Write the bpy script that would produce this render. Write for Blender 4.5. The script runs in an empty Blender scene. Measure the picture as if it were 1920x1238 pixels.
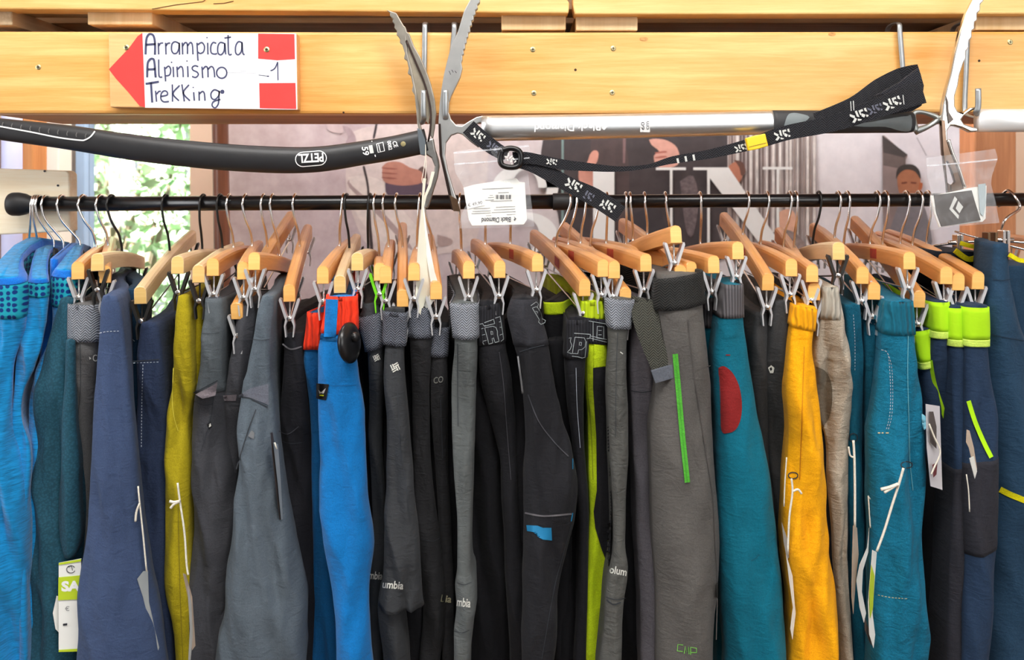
import bpy, bmesh, math, random
from mathutils import Vector, Matrix, noise
from mathutils.bvhtree import BVHTree

random.seed(7)
scene = bpy.context.scene
COL = scene.collection

# ------------------------------------------------------------------ camera
FPX = 1600.0          # focal length in pixels of a 1920 px wide frame
HOR = 350.0           # pixel row of the eye level
EYE = 1.5
cam_d = bpy.data.cameras.new('camera')
cam = bpy.data.objects.new('camera', cam_d)
COL.objects.link(cam)
cam.location = (0, 0, EYE)
cam.rotation_euler = (math.pi / 2, 0, 0)
cam_d.sensor_width = 36.0
cam_d.lens = 36.0 * FPX / 1920.0
cam_d.shift_y = -(619.0 - HOR) / 1920.0
cam_d.clip_start = 0.05
cam_d.dof.use_dof = True
cam_d.dof.focus_distance = 1.02
cam_d.dof.aperture_fstop = 7.0
scene.camera = cam

# ------------------------------------------------------------------ world, sun, lamps, exposure
world = bpy.data.worlds.new('world')
scene.world = world
world.use_nodes = True
bg = world.node_tree.nodes['Background']
bg.inputs[0].default_value = (0.86, 0.94, 1.0, 1)
bg.inputs[1].default_value = 0.9

sun_d = bpy.data.lights.new('sun', 'SUN')
sun_d.energy = 65.0
sun_d.angle = 0.02
sun_d.color = (1.0, 0.97, 0.88)
sun = bpy.data.objects.new('sun', sun_d)
COL.objects.link(sun)
sun.rotation_euler = (math.radians(38), 0, math.radians(-18))

def area(name, loc, target, sx, sy, power, color):
    d = bpy.data.lights.new(name, 'AREA')
    d.shape = 'RECTANGLE'
    d.size, d.size_y = sx, sy
    d.energy = power
    d.color = color
    o = bpy.data.objects.new(name, d)
    COL.objects.link(o)
    o.location = loc
    o.rotation_euler = (Vector(target) - Vector(loc)).to_track_quat('-Z', 'Y').to_euler()
    return o
area('shop_front_window_light', (1.5, -1.6, 2.15), (0.0, 1.0, 1.4), 1.8, 1.1, 32, (1.0, 0.99, 0.98))
area('ceiling_panel_light', (-0.1, 0.05, 2.66), (0.0, 0.95, 1.0), 1.6, 0.5, 56, (1.0, 0.985, 0.96))
area('poster_fill_light', (0.3, 1.72, 2.66), (0.2, 1.9, 1.2), 2.4, 0.3, 64, (1.0, 0.985, 0.98))  # added fill lamp that brightens the poster behind the rack

area('left_window_light', (-1.9, 0.35, 1.75), (-0.6, 1.15, 1.45), 0.5, 0.9, 15, (0.96, 0.98, 1.0))

vs = scene.view_settings
vs.view_transform = 'Standard'
vs.look = 'None'
vs.exposure = -0.14
vs.gamma = 1.0
vs.use_curve_mapping = False

# ------------------------------------------------------------------ helpers
def P(u, v, D):
    return Vector(((u - 960.0) / FPX * D, D, EYE - (v - HOR) / FPX * D))

def s2l(c):
    return tuple((x / 255.0 / 12.92) if x / 255.0 <= 0.04045 else ((x / 255.0 + 0.055) / 1.055) ** 2.4 for x in c)

def wloc(o):
    l = Vector((0, 0, 0))
    while o is not None:
        l += o.location
        o = o.parent
    return l

def mk(name, verts, faces, mat, parent=None, smooth=True, origin=None, mats=None, fmat=None):
    verts = [Vector(v) for v in verts]
    if parent is None:
        if origin is None:
            xs = [v.x for v in verts]; ys = [v.y for v in verts]; zs = [v.z for v in verts]
            origin = Vector(((min(xs) + max(xs)) / 2, (min(ys) + max(ys)) / 2, min(zs)))
        base = Vector(origin); loc = base
    else:
        base = wloc(parent); loc = Vector((0, 0, 0))
    me = bpy.data.meshes.new(name)
    me.from_pydata([v - base for v in verts], [], faces)
    if mats:
        for m in mats: me.materials.append(m)
        if fmat:
            me.polygons.foreach_set('material_index', fmat)
    else:
        me.materials.append(mat)
    if smooth:
        me.polygons.foreach_set('use_smooth', [True] * len(me.polygons))
    me.update()
    o = bpy.data.objects.new(name, me)
    COL.objects.link(o)
    if parent is not None:
        o.parent = parent
    else:
        o.location = loc
    return o

def empty(name, loc):
    o = bpy.data.objects.new(name, None)
    o.empty_display_size = 0.02
    COL.objects.link(o)
    o.location = loc
    return o

USED = set()
def tag(o, label, cat, group=None):
    o['label'] = label
    o['category'] = cat
    if group: o['group'] = group
    return o

def struct(o, label, cat='structure'):
    o['kind'] = 'structure'
    o['label'] = label
    o['category'] = cat
    return o

class MB:
    def __init__(s): s.v = []; s.f = []
    def add(s, v, f):
        n = len(s.v); s.v += [Vector(x) for x in v]; s.f += [tuple(i + n for i in q) for q in f]
        return s
    def box(s, a, b):
        x0, y0, z0 = a; x1, y1, z1 = b
        return s.add([(x0,y0,z0),(x1,y0,z0),(x1,y1,z0),(x0,y1,z0),(x0,y0,z1),(x1,y0,z1),(x1,y1,z1),(x0,y1,z1)],
              [(0,3,2,1),(4,5,6,7),(0,1,5,4),(1,2,6,5),(2,3,7,6),(3,0,4,7)])
    def pxbox(s, u0, v0, u1, v1, D, depth):
        """box whose front face is the pixel rectangle at depth D"""
        a = P(u0, v1, D); b = P(u1, v0, D)
        return s.box((a.x, D, a.z), (b.x, D + depth, b.z))
    def poly(s, pts, D, thick, dtop=0.0):
        """extruded pixel polygon facing the camera; D may be callable(u,v)"""
        n = len(pts)
        f = D if callable(D) else (lambda u, v: D)
        front = [P(u, v, f(u, v)) for u, v in pts]
        back = [p + Vector((0, thick, 0)) for p in front]
        ar = sum(pts[i][0] * pts[(i+1) % n][1] - pts[(i+1) % n][0] * pts[i][1] for i in range(n))
        idx = list(range(n)) if ar < 0 else list(range(n))[::-1]
        fr = [front[i] for i in idx]; bk = [back[i] for i in idx]
        faces = [tuple(range(n)), tuple(range(2 * n - 1, n - 1, -1))]
        faces = [tuple(range(n)), tuple(n + i for i in range(n - 1, -1, -1))]
        for i in range(n):
            j = (i + 1) % n
            faces.append((i, n + i, n + j, j))
        return s.add(fr + bk, faces)
    def tube(s, pts, r, n=8, smooth=4, cap=True, flat=None):
        """tube along points; r number or list; flat=(sx,sy) scales the section"""
        pts = [Vector(p) for p in pts]
        rs = r if isinstance(r, (list, tuple)) else [r] * len(pts)
        if smooth > 1 and len(pts) > 2:
            q = []; rr = []
            for i in range(len(pts) - 1):
                p0 = pts[max(i-1, 0)]; p1 = pts[i]; p2 = pts[i+1]; p3 = pts[min(i+2, len(pts)-1)]
                for k in range(smooth):
                    t = k / smooth
                    q.append(0.5 * ((2*p1) + (p2-p0)*t + (2*p0-5*p1+4*p2-p3)*t*t + (3*p1-p0-3*p2+p3)*t**3))
                    rr.append(rs[i] + (rs[i+1] - rs[i]) * t)
            q.append(pts[-1]); rr.append(rs[-1])
            pts, rs = q, rr
        T = [(pts[min(i+1, len(pts)-1)] - pts[max(i-1, 0)]).normalized() for i in range(len(pts))]
        up = Vector((0, 1, 0)) if abs(T[0].y) < 0.8 else Vector((1, 0, 0))
        verts = []; fx, fy = flat or (1, 1)
        N = None
        for i, p in enumerate(pts):
            if N is None: N = (up - T[i] * up.dot(T[i])).normalized()
            else:
                N = (N - T[i] * N.dot(T[i]))
                N = N.normalized() if N.length > 1e-6 else up
            B = T[i].cross(N)
            for k in range(n):
                a = 2 * math.pi * k / n
                verts.append(p + (N * math.cos(a) * fy + B * math.sin(a) * fx) * rs[i])
        faces = []
        for i in range(len(pts) - 1):
            for k in range(n):
                a = i*n + k; b = i*n + (k+1) % n
                faces.append((a, b, b + n, a + n))
        if cap:
            faces.append(tuple(range(n))[::-1]); faces.append(tuple(len(verts) - n + k for k in range(n)))
        return s.add(verts, faces)
    def ribbon(s, pts, hw, D, thick, smooth=6, twist=None):
        """flat band in the picture plane: px centre line, px half width(s), depth(s)"""
        n = len(pts)
        hw = hw if isinstance(hw, (list, tuple)) else [hw] * n
        Ds = D if isinstance(D, (list, tuple)) else [D] * n
        q = []
        for i in range(n - 1):
            p0 = pts[max(i-1,0)]; p1 = pts[i]; p2 = pts[i+1]; p3 = pts[min(i+2,n-1)]
            for k in range(smooth):
                t = k / smooth
                c = [0.5*((2*p1[j])+(p2[j]-p0[j])*t+(2*p0[j]-5*p1[j]+4*p2[j]-p3[j])*t*t+(3*p1[j]-p0[j]-3*p2[j]+p3[j])*t**3) for j in (0,1)]
                q.append((c[0], c[1], hw[i]+(hw[i+1]-hw[i])*t, Ds[i]+(Ds[i+1]-Ds[i])*t))
        q.append((pts[-1][0], pts[-1][1], hw[-1], Ds[-1]))
        V = []; Fc = []
        for i, (u, v, h, d) in enumerate(q):
            a = q[max(i-1,0)]; b = q[min(i+1,len(q)-1)]
            tx, ty = b[0]-a[0], b[1]-a[1]; L = math.hypot(tx, ty) or 1
            nx, ny = -ty/L, tx/L
            A = P(u + nx*h, v + ny*h, d); Bp = P(u - nx*h, v - ny*h, d)
            o = Vector((0, thick, 0))
            V += [A, Bp, Bp + o, A + o]
        m = len(q)
        for i in range(m - 1):
            for k in range(4):
                x = i*4+k; y = i*4+(k+1) % 4
                Fc.append((x, y, y+4, x+4))
        Fc += [(3,2,1,0), ((m-1)*4, (m-1)*4+1, (m-1)*4+2, (m-1)*4+3)]
        return s.add(V, Fc)
    def lathe(s, c, axis, prof, n=24):
        axis = Vector(axis).normalized()
        up = Vector((0,0,1)) if abs(axis.z) < .9 else Vector((1,0,0))
        N = (up - axis*up.dot(axis)).normalized(); B = axis.cross(N)
        V = []; c = Vector(c)
        for (h, r) in prof:
            for k in range(n):
                a = 2*math.pi*k/n
                V.append(c + axis*h + (N*math.cos(a)+B*math.sin(a))*r)
        Fc = []
        for i in range(len(prof)-1):
            for k in range(n):
                a=i*n+k; b=i*n+(k+1)%n
                Fc.append((a,b,b+n,a+n))
        Fc.append(tuple(range(n))[::-1]); Fc.append(tuple((len(prof)-1)*n+k for k in range(n)))
        return s.add(V, Fc)
    def build(s, name, mat, parent=None, smooth=False, bevel=0, origin=None):
        o = mk(name, s.v, s.f, mat, parent, smooth, origin)
        fix_normals(o.data)
        if bevel:
            m = o.modifiers.new('bevel', 'BEVEL'); m.width = bevel; m.segments = 2; m.limit_method = 'ANGLE'
            m.angle_limit = math.radians(40)
        return o

def fix_normals(me):
    bm = bmesh.new(); bm.from_mesh(me)
    bmesh.ops.recalc_face_normals(bm, faces=bm.faces)
    bm.to_mesh(me); bm.free()

# ------------------------------------------------------------------ materials
def newmat(name):
    m = bpy.data.materials.new(name); m.use_nodes = True
    nt = m.node_tree
    b = nt.nodes['Principled BSDF']
    return m, nt, b

def N(nt, typ, **kw):
    n = nt.nodes.new(typ)
    for k, v in kw.items():
        if k in n.inputs: n.inputs[k].default_value = v
        else: setattr(n, k, v)
    return n

def coords(nt, scale=(1,1,1), rot=(0,0,0), kind='Object'):
    tc = nt.nodes.new('ShaderNodeTexCoord')
    mp = nt.nodes.new('ShaderNodeMapping')
    mp.inputs['Scale'].default_value = scale
    mp.inputs['Rotation'].default_value = rot
    nt.links.new(tc.outputs[kind], mp.inputs[0])
    return mp.outputs[0]

def ramp(nt, fac, stops):
    r = nt.nodes.new('ShaderNodeValToRGB')
    el = r.color_ramp.elements
    el[0].position, el[0].color = stops[0][0], (*stops[0][1], 1)
    el[1].position, el[1].color = stops[-1][0], (*stops[-1][1], 1)
    for p, c in stops[1:-1]:
        e = el.new(p); e.color = (*c, 1)
    nt.links.new(fac, r.inputs[0])
    return r.outputs[0]

def mixc(nt, fac, a, b):
    m = nt.nodes.new('ShaderNodeMix'); m.data_type = 'RGBA'
    for inp, val in ((0, fac), (6, a), (7, b)):
        if isinstance(val, (int, float)): m.inputs[inp].default_value = val
        elif isinstance(val, tuple): m.inputs[inp].default_value = (*val, 1)
        else: nt.links.new(val, m.inputs[inp])
    return m.outputs[2]

def bump(nt, b, height, strength, dist=0.001):
    n = nt.nodes.new('ShaderNodeBump')
    n.inputs['Strength'].default_value = strength
    n.inputs['Distance'].default_value = dist
    nt.links.new(height, n.inputs['Height'])
    nt.links.new(n.outputs[0], b.inputs['Normal'])

MATS = {}
def plain(key, rgb, rough=0.6, metal=0.0, var=0.0, scale=60, spec=0.5, bumps=0.0):
    if key in MATS: return MATS[key]
    m, nt, b = newmat(key)
    c = s2l(rgb)
    b.inputs['Roughness'].default_value = rough
    b.inputs['Metallic'].default_value = metal
    b.inputs['Specular IOR Level'].default_value = spec
    nz = N(nt, 'ShaderNodeTexNoise', Scale=scale, Detail=3.0)
    nt.links.new(coords(nt), nz.inputs['Vector'])
    lo = tuple(x * (1 - var) for x in c); hi = tuple(min(1, x * (1 + var)) for x in c)
    nt.links.new(ramp(nt, nz.outputs['Fac'], [(0.3, lo), (0.7, hi)]), b.inputs['Base Color'])
    if bumps: bump(nt, b, nz.outputs['Fac'], bumps)
    MATS[key] = m
    return m

def wood(key, light, dark, axis='x', scale=1.0, rough=0.45, contrast=1.0):
    if key in MATS: return MATS[key]
    m, nt, b = newmat(key)
    sc = {'x': (2.4, 44, 44), 'y': (44, 2.4, 44), 'z': (44, 44, 2.4)}[axis]
    v = coords(nt, tuple(s * scale for s in sc))
    n1 = N(nt, 'ShaderNodeTexNoise', Scale=1.6, Detail=6.0, Roughness=0.62, Distortion=0.6)
    nt.links.new(v, n1.inputs['Vector'])
    n2 = N(nt, 'ShaderNodeTexNoise', Scale=7.0, Detail=5.0, Roughness=0.65)
    nt.links.new(v, n2.inputs['Vector'])
    v3 = coords(nt, {'x': (2, 9, 9), 'y': (9, 2, 9), 'z': (9, 9, 2)}[axis])
    n3 = N(nt, 'ShaderNodeTexNoise', Scale=1.2, Detail=2.0)
    nt.links.new(v3, n3.inputs['Vector'])
    l = s2l(light); d = s2l(dark)
    mid = tuple((a + c) / 2 for a, c in zip(l, d))
    hi = tuple(min(1, x * 1.12) for x in l)
    lo = tuple(x * .86 for x in d)
    c1 = ramp(nt, n1.outputs['Fac'], [(0.32, lo), (0.46, d), (0.56, mid), (0.70, hi)])
    c2 = ramp(nt, n2.outputs['Fac'], [(0.32, d), (0.5, mid), (0.66, l)])
    c12 = mixc(nt, 0.40, c1, c2)
    c3 = ramp(nt, n3.outputs['Fac'], [(0.35, d), (0.62, hi)])
    nt.links.new(mixc(nt, 0.38, c12, c3), b.inputs['Base Color'])
    b.inputs['Roughness'].default_value = rough
    bump(nt, b, n2.outputs['Fac'], 0.15, 0.0006)
    MATS[key] = m
    return m

def fabric(key, rgb, kind='twill', rough=0.85, var=0.14, sheen=0.03, bscale=1.0):
    if key in MATS: return MATS[key]
    m, nt, b = newmat(key)
    c = s2l(rgb)
    b.inputs['Roughness'].default_value = rough
    b.inputs['Specular IOR Level'].default_value = 0.25
    b.inputs['Sheen Weight'].default_value = sheen
    b.inputs['Sheen Roughness'].default_value = 0.5
    big = N(nt, 'ShaderNodeTexNoise', Scale=14.0, Detail=4.0)
    nt.links.new(coords(nt, (1.6, 0.6, 0.5)), big.inputs['Vector'])
    lo = tuple(x * (1 - var) for x in c); hi = tuple(min(1, x * (1 + var)) for x in c)
    col = ramp(nt, big.outputs['Fac'], [(0.35, lo), (0.65, hi)])
    wr = N(nt, 'ShaderNodeTexNoise', Scale=38.0, Detail=5.0, Distortion=0.8)
    nt.links.new(coords(nt, (1.3, 0.4, 1.0)), wr.inputs['Vector'])
    wr2 = N(nt, 'ShaderNodeTexNoise', Scale=95.0, Detail=4.0, Distortion=1.2)
    nt.links.new(coords(nt, (0.7, 0.4, 1.7)), wr2.inputs['Vector'])
    sm_ = N(nt, 'ShaderNodeMath', operation='MULTIPLY_ADD'); sm_.inputs[1].default_value = 0.4
    nt.links.new(wr2.outputs['Fac'], sm_.inputs[0]); nt.links.new(wr.outputs['Fac'], sm_.inputs[2])
    hgt = sm_.outputs[0]; bs = 0.5; bd = 0.0045
    if kind in ('twill', 'denim'):
        fine = N(nt, 'ShaderNodeTexNoise', Scale=900.0, Detail=2.0)
        nt.links.new(coords(nt), fine.inputs['Vector'])
        a = 0.45 if kind == 'denim' else 0.32
        col = mixc(nt, a, col, ramp(nt, fine.outputs['Fac'], [(0.3, tuple(x*0.45 for x in c)), (0.7, tuple(min(1,x*1.5) for x in c))]))
    elif kind == 'heather':
        fine = N(nt, 'ShaderNodeTexNoise', Scale=60.0, Detail=4.0, Roughness=0.7)
        nt.links.new(coords(nt, (0.9, 0.9, 11.0)), fine.inputs['Vector'])
        col = mixc(nt, 0.75, col, ramp(nt, fine.outputs['Fac'], [(0.3, tuple(x*0.35 for x in c)), (0.52, c), (0.72, tuple(min(1,x*1.35+.01) for x in c))]))
    elif kind == 'waffle':
        w = N(nt, 'ShaderNodeTexVoronoi', Scale=420.0)
        nt.links.new(coords(nt, (1, 0.5, 1)), w.inputs['Vector'])
        col = mixc(nt, 0.5, col, ramp(nt, w.outputs['Distance'], [(0.1, tuple(x*1.25 for x in c)), (0.7, tuple(x*0.4 for x in c))]))
        hgt = w.outputs['Distance']; bs = 0.25; bd = 0.001
    elif kind in ('webbing', 'herring'):
        tcv = coords(nt, (1, 1, 1))
        sx = nt.nodes.new('ShaderNodeSeparateXYZ'); nt.links.new(tcv, sx.inputs[0])
        pp = N(nt, 'ShaderNodeMath', operation='PINGPONG'); pp.inputs[1].default_value = 0.005
        nt.links.new(sx.outputs[0], pp.inputs[0])
        ad = N(nt, 'ShaderNodeMath', operation='ADD')
        nt.links.new(pp.outputs[0], ad.inputs[0]); nt.links.new(sx.outputs[2], ad.inputs[1])
        mu = N(nt, 'ShaderNodeMath', operation='MULTIPLY'); mu.inputs[1].default_value = 2*math.pi/0.0029
        nt.links.new(ad.outputs[0], mu.inputs[0])
        sn = N(nt, 'ShaderNodeMath', operation='SINE'); nt.links.new(mu.outputs[0], sn.inputs[0])
        col = mixc(nt, 0.8, col, ramp(nt, sn.outputs[0], [(0.0, tuple(x*0.35 for x in c)), (0.8, tuple(min(1,x*1.7) for x in c))]))
        hgt = sn.outputs[0]; bs = 0.5; bd = 0.0006
    elif kind == 'rib':
        w = N(nt, 'ShaderNodeTexWave', Scale=95.0, bands_direction='X')
        nt.links.new(coords(nt), w.inputs['Vector'])
        col = mixc(nt, 0.7, col, ramp(nt, w.outputs['Fac'], [(0.1, tuple(x*0.4 for x in c)), (0.8, tuple(min(1,x*1.3) for x in c))]))
        hgt = w.outputs['Fac']; bs = 0.6; bd = 0.0012
    elif kind == 'dots':
        w = N(nt, 'ShaderNodeTexVoronoi', Scale=150.0, voronoi_dimensions='2D'); w.inputs['Randomness'].default_value = 0.3
        nt.links.new(coords(nt, (1, 1, 1), (math.pi / 2, 0, 0)), w.inputs['Vector'])
        col = ramp(nt, w.outputs['Distance'], [(0.30, s2l((4, 45, 110))), (0.42, c)])
    elif kind == 'nylon':
        pass
    elif kind == 'gather':
        w = N(nt, 'ShaderNodeTexWave', Scale=48.0, Distortion=4.0, Detail=2.0, bands_direction='X')
        nt.links.new(coords(nt), w.inputs['Vector'])
        hgt = w.outputs['Fac']; bs = 0.8; bd = 0.003
        col = mixc(nt, 0.35, col, ramp(nt, w.outputs['Fac'], [(0.1, tuple(x*0.6 for x in c)), (0.7, c)]))
    nt.links.new(col, b.inputs['Base Color'])
    bump(nt, b, hgt, bs * bscale, bd)
    MATS[key] = m
    return m

def clear_plastic(key, alpha=0.28, tint=(0.84, 0.86, 0.9)):
    m, nt, b = newmat(key)
    out = nt.nodes['Material Output']
    tr = nt.nodes.new('ShaderNodeBsdfTransparent')
    b.inputs['Base Color'].default_value = (*tint, 1)
    b.inputs['Roughness'].default_value = 0.18
    nz = N(nt, 'ShaderNodeTexNoise', Scale=45.0, Detail=4.0, Distortion=1.5)
    nt.links.new(coords(nt), nz.inputs['Vector'])
    bump(nt, b, nz.outputs['Fac'], 0.5, 0.003)
    mx = nt.nodes.new('ShaderNodeMixShader')
    r = nt.nodes.new('ShaderNodeMapRange')
    r.inputs[1].default_value = 0.3; r.inputs[2].default_value = 0.75
    r.inputs[3].default_value = alpha * 0.5; r.inputs[4].default_value = alpha * 1.6
    nt.links.new(nz.outputs['Fac'], r.inputs[0])
    nt.links.new(r.outputs[0], mx.inputs[0])
    nt.links.new(tr.outputs[0], mx.inputs[1]); nt.links.new(b.outputs[0], mx.inputs[2])
    nt.links.new(mx.outputs[0], out.inputs[0])
    return m

M_BEAM = wood('varnished_pine', (246, 204, 134), (220, 150, 62), 'x', rough=0.42)
M_PLANK = wood('pallet_plank_pine', (246, 208, 140), (222, 166, 88), 'x', rough=0.5)
M_RAW = wood('raw_pine_end', (244, 214, 168), (222, 180, 124), 'z', scale=0.5, rough=0.7)
M_RAWY = wood('raw_pine_long', (214, 190, 155), (170, 138, 100), 'y', rough=0.75)
M_SLAT = wood('grey_slat_wood', (214, 196, 168), (160, 134, 104), 'x', rough=0.8)
M_DARKW = wood('brown_beam_wood', (206, 140, 64), (150, 92, 34), 'x', rough=0.6)
M_WHITEW = wood('glare_white_board', (252, 244, 226), (236, 214, 176), 'x', rough=0.6)  # light wood whitened to stand for window overexposure
M_POST = wood('orange_post_wood', (216, 150, 90), (176, 108, 54), 'z', rough=0.6)
M_POLE = wood('brown_pole_wood', (122, 72, 48), (70, 38, 24), 'z', rough=0.4)
M_HANG = wood('hanger_beech', (232, 170, 100), (196, 128, 62), 'y', scale=1.4, rough=0.35)
M_HANGEND = wood('hanger_end_grain', (255, 206, 130), (246, 182, 96), 'x', scale=1.5, rough=0.45)
M_HANGP = wood('pale_hanger_wood', (232, 206, 164), (206, 172, 124), 'y', scale=1.4, rough=0.4)
M_HANGPE = wood('pale_hanger_end', (240, 208, 140), (222, 178, 100), 'x', scale=1.5, rough=0.5)
M_CHROME = plain('chrome', (236, 234, 232), 0.2, 1.0, 0.03)
M_CLIP = plain('clip_chrome', (228, 228, 230), 0.28, 0.6, 0.03)
M_STEEL = plain('brushed_steel', (150, 148, 144), 0.38, 1.0, 0.10, 200)
M_STEELD = plain('worn_steel', (150, 144, 134), 0.38, 0.75, 0.14, 90)
M_ALU = plain('polished_aluminium', (235, 236, 236), 0.34, 1.0, 0.02)
M_GALV = plain('galvanised_hook', (168, 172, 174), 0.42, 0.85, 0.08, 120)
M_BLACKW = plain('black_wire', (26, 25, 24), 0.4, 0.2, 0.1)
M_BLACKM = plain('black_rod_enamel', (14, 14, 16), 0.28, 0.0, 0.1)
M_RUBBER = plain('black_rubber', (22, 22, 24), 0.55, 0.0, 0.1)
M_SHAFT = plain('black_anodised_shaft', (34, 34, 36), 0.42, 0.0, 0.08)
M_GRIP = plain('dark_grip_rubber', (48, 48, 50), 0.6, 0.0, 0.1)
M_GRIPG = plain('grey_grip_insert', (118, 126, 128), 0.5, 0.0, 0.06)
M_WHITE = plain('white_print', (240, 240, 238), 0.6)
M_OFFW = plain('soft_white_print', (205, 206, 202), 0.7)
M_PAPER = plain('white_paper', (238, 238, 232), 0.75, 0, 0.03, 20)
M_CREAM = plain('cream_paper', (226, 224, 206), 0.8, 0, 0.04, 20)
M_INK = plain('dark_ink', (40, 40, 48), 0.7)
M_INKB = plain('navy_marker_ink', (62, 66, 100), 0.6, 0, 0.15, 300)
M_REDP = plain('red_sign_paint', (232, 62, 58), 0.5, 0, 0.07, 30)
M_WHITEP = plain('white_sign_paint', (240, 240, 244), 0.5, 0, 0.02, 30)
M_BRASS = plain('brass_screw', (205, 190, 140), 0.35, 0.9, 0.1, 300)
M_STRAP = fabric('black_webbing', (38, 38, 43), 'webbing', sheen=0.1)
M_YELLOW = plain('yellow_plastic', (250, 205, 10), 0.4)
M_STRING = plain('cotton_string', (226, 220, 205), 0.9, 0, 0.1, 400)
M_REDSTK = plain('red_size_sticker', (176, 52, 38), 0.5, 0, 0.2, 200)
M_GREENP = plain('green_plastic', (110, 205, 20), 0.4)

# ------------------------------------------------------------------ text
_txtcache = {}
def text_mesh(body, bold=0.0, shear=0.0):
    k = (body, bold, shear)
    if k in _txtcache: return _txtcache[k]
    cu = bpy.data.curves.new('txt', 'FONT')
    cu.body = body; cu.resolution_u = 3; cu.offset = bold; cu.shear = shear
    ob = bpy.data.objects.new('txt', cu)
    COL.objects.link(ob)
    dg = bpy.context.evaluated_depsgraph_get()
    me = ob.evaluated_get(dg).to_mesh()
    V = [(v.co.x, v.co.y) for v in me.vertices]; Fc = [tuple(p.vertices) for p in me.polygons]
    ob.evaluated_get(dg).to_mesh_clear()
    bpy.data.objects.remove(ob); bpy.data.curves.remove(cu)
    xs = [a for a, _ in V]; ys = [b for _, b in V]
    x0, x1, y0, y1 = min(xs), max(xs), min(ys), max(ys)
    V = [((x - x0) / (x1 - x0), (y - y0) / (y1 - y0)) for x, y in V]
    _txtcache[k] = (V, Fc)
    return V, Fc

def text_px(body, origin, ex, ey, bold=0.0, shear=0.0):
    """text laid into a pixel parallelogram: origin = lower left, ex = width vector, ey = height vector"""
    V, Fc = text_mesh(body, bold, shear)
    return [(origin[0] + ex[0]*a + ey[0]*b, origin[1] + ex[1]*a + ey[1]*b) for a, b in V], Fc

def stroke_px(lines, w):
    """ink strokes as pixel quads -> (verts2d, faces)"""
    V = []; Fc = []
    for ln in lines:
        n0 = len(V)
        for i, (x, y) in enumerate(ln):
            a = ln[max(i-1, 0)]; b = ln[min(i+1, len(ln)-1)]
            tx, ty = b[0]-a[0], b[1]-a[1]; L = math.hypot(tx, ty) or 1
            V += [(x - ty/L*w, y + tx/L*w), (x + ty/L*w, y - tx/L*w)]
        for i in range(len(ln)-1):
            a = n0 + 2*i
            Fc.append((a, a+1, a+3, a+2))
    return V, Fc

def smooth_line(ln, k=4):
    if len(ln) < 3: return ln
    out = []
    n = len(ln)
    for i in range(n-1):
        p0=ln[max(i-1,0)]; p1=ln[i]; p2=ln[i+1]; p3=ln[min(i+2,n-1)]
        for j in range(k):
            t=j/k
            out.append(tuple(0.5*((2*p1[q])+(p2[q]-p0[q])*t+(2*p0[q]-5*p1[q]+4*p2[q]-p3[q])*t*t+(3*p1[q]-p0[q]-3*p2[q]+p3[q])*t**3) for q in (0,1)))
    out.append(ln[-1])
    return out

def flat_px(name, V, Fc, D, mat, parent):
    f = D if callable(D) else (lambda u, v: D)
    return mk(name, [P(u, v, f(u, v)) for u, v in V], Fc, mat, parent, smooth=False)

def circle_px(cx, cy, rx, ry=None, n=20, a0=0, a1=360):
    ry = ry or rx
    m = n if a1 - a0 >= 360 else n + 1
    return [(cx + rx*math.cos(math.radians(a0 + (a1-a0)*i/n)), cy + ry*math.sin(math.radians(a0 + (a1-a0)*i/n))) for i in range(m)]

def onto(bvh, D0, u, v, off):
    """point on a surface that a plumb projection through (u,v) meets"""
    o = Vector((0, 0, EYE)); d = (P(u, v, 1.0) - o).normalized()
    h = bvh.ray_cast(o, d)
    if h[0] is None: return P(u, v, D0)
    return h[0] - d * off

def decal(name, V, Fc, bvh, D0, mat, parent, off=0.0010, sub=0):
    bm = bmesh.new()
    vs_ = [bm.verts.new((a, b, 0)) for a, b in V]
    for f in Fc:
        try: bm.faces.new([vs_[i] for i in f])
        except ValueError: pass
    if sub:
        bmesh.ops.triangulate(bm, faces=bm.faces)
        for _ in range(sub):
            es = [e for e in bm.edges if e.calc_length() > 5]
            if es: bmesh.ops.subdivide_edges(bm, edges=es, cuts=1)
            bmesh.ops.triangulate(bm, faces=bm.faces)
    bm.verts.index_update()
    pts = [onto(bvh, D0, v.co.x, v.co.y, off) for v in bm.verts]
    fs = [tuple(v.index for v in f.verts) for f in bm.faces]
    bm.free()
    return mk(name, pts, fs, mat, parent, smooth=True)

# ================================================================== THE SETTING
YW = 2.05                                     # back wall plane
M_WALLT = plain('tan_plaster', (206, 176, 152), 0.9, 0, 0.04, 8)
M_WALLW = plain('white_plaster', (246, 236, 220), 0.9, 0, 0.03, 8)
M_WALLN = plain('grey_white_plaster', (200, 202, 206), 0.9, 0, 0.03, 8)
M_FLOOR = wood('dark_floor_boards', (120, 96, 74), (78, 58, 42), 'y', rough=0.5)
M_CEIL = plain('ceiling_white', (225, 222, 214), 0.9, 0, 0.02, 4)

MB().box((-4, -6, -0.05), (4, 8.5, 0)).build('floor', M_FLOOR)
struct(bpy.data.objects['floor'], 'dark wooden shop floor under the clothes rack', 'floor')
struct(MB().box((-4, -6, 2.7), (4, 2.15, 2.78)).build('ceiling', M_CEIL), 'plain white shop ceiling above the pallet shelf', 'ceiling')
wx0 = P(112, 0, YW).x; wx1 = P(356, 0, YW).x; wz0 = P(0, 720, YW).z; wz1 = P(0, 150, YW).z
w = MB()
w.box((wx1, YW, 0), (4, YW + 0.12, 2.7))
w.box((-4, YW, 0), (wx0, YW + 0.12, 2.7))
w.box((wx0, YW, 0), (wx1, YW + 0.12, wz0))
w.box((wx0, YW, wz1), (wx1, YW + 0.12, 2.7))
struct(w.build('wall_back', M_WALLT), 'tan plastered back wall around the window', 'wall')

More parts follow.
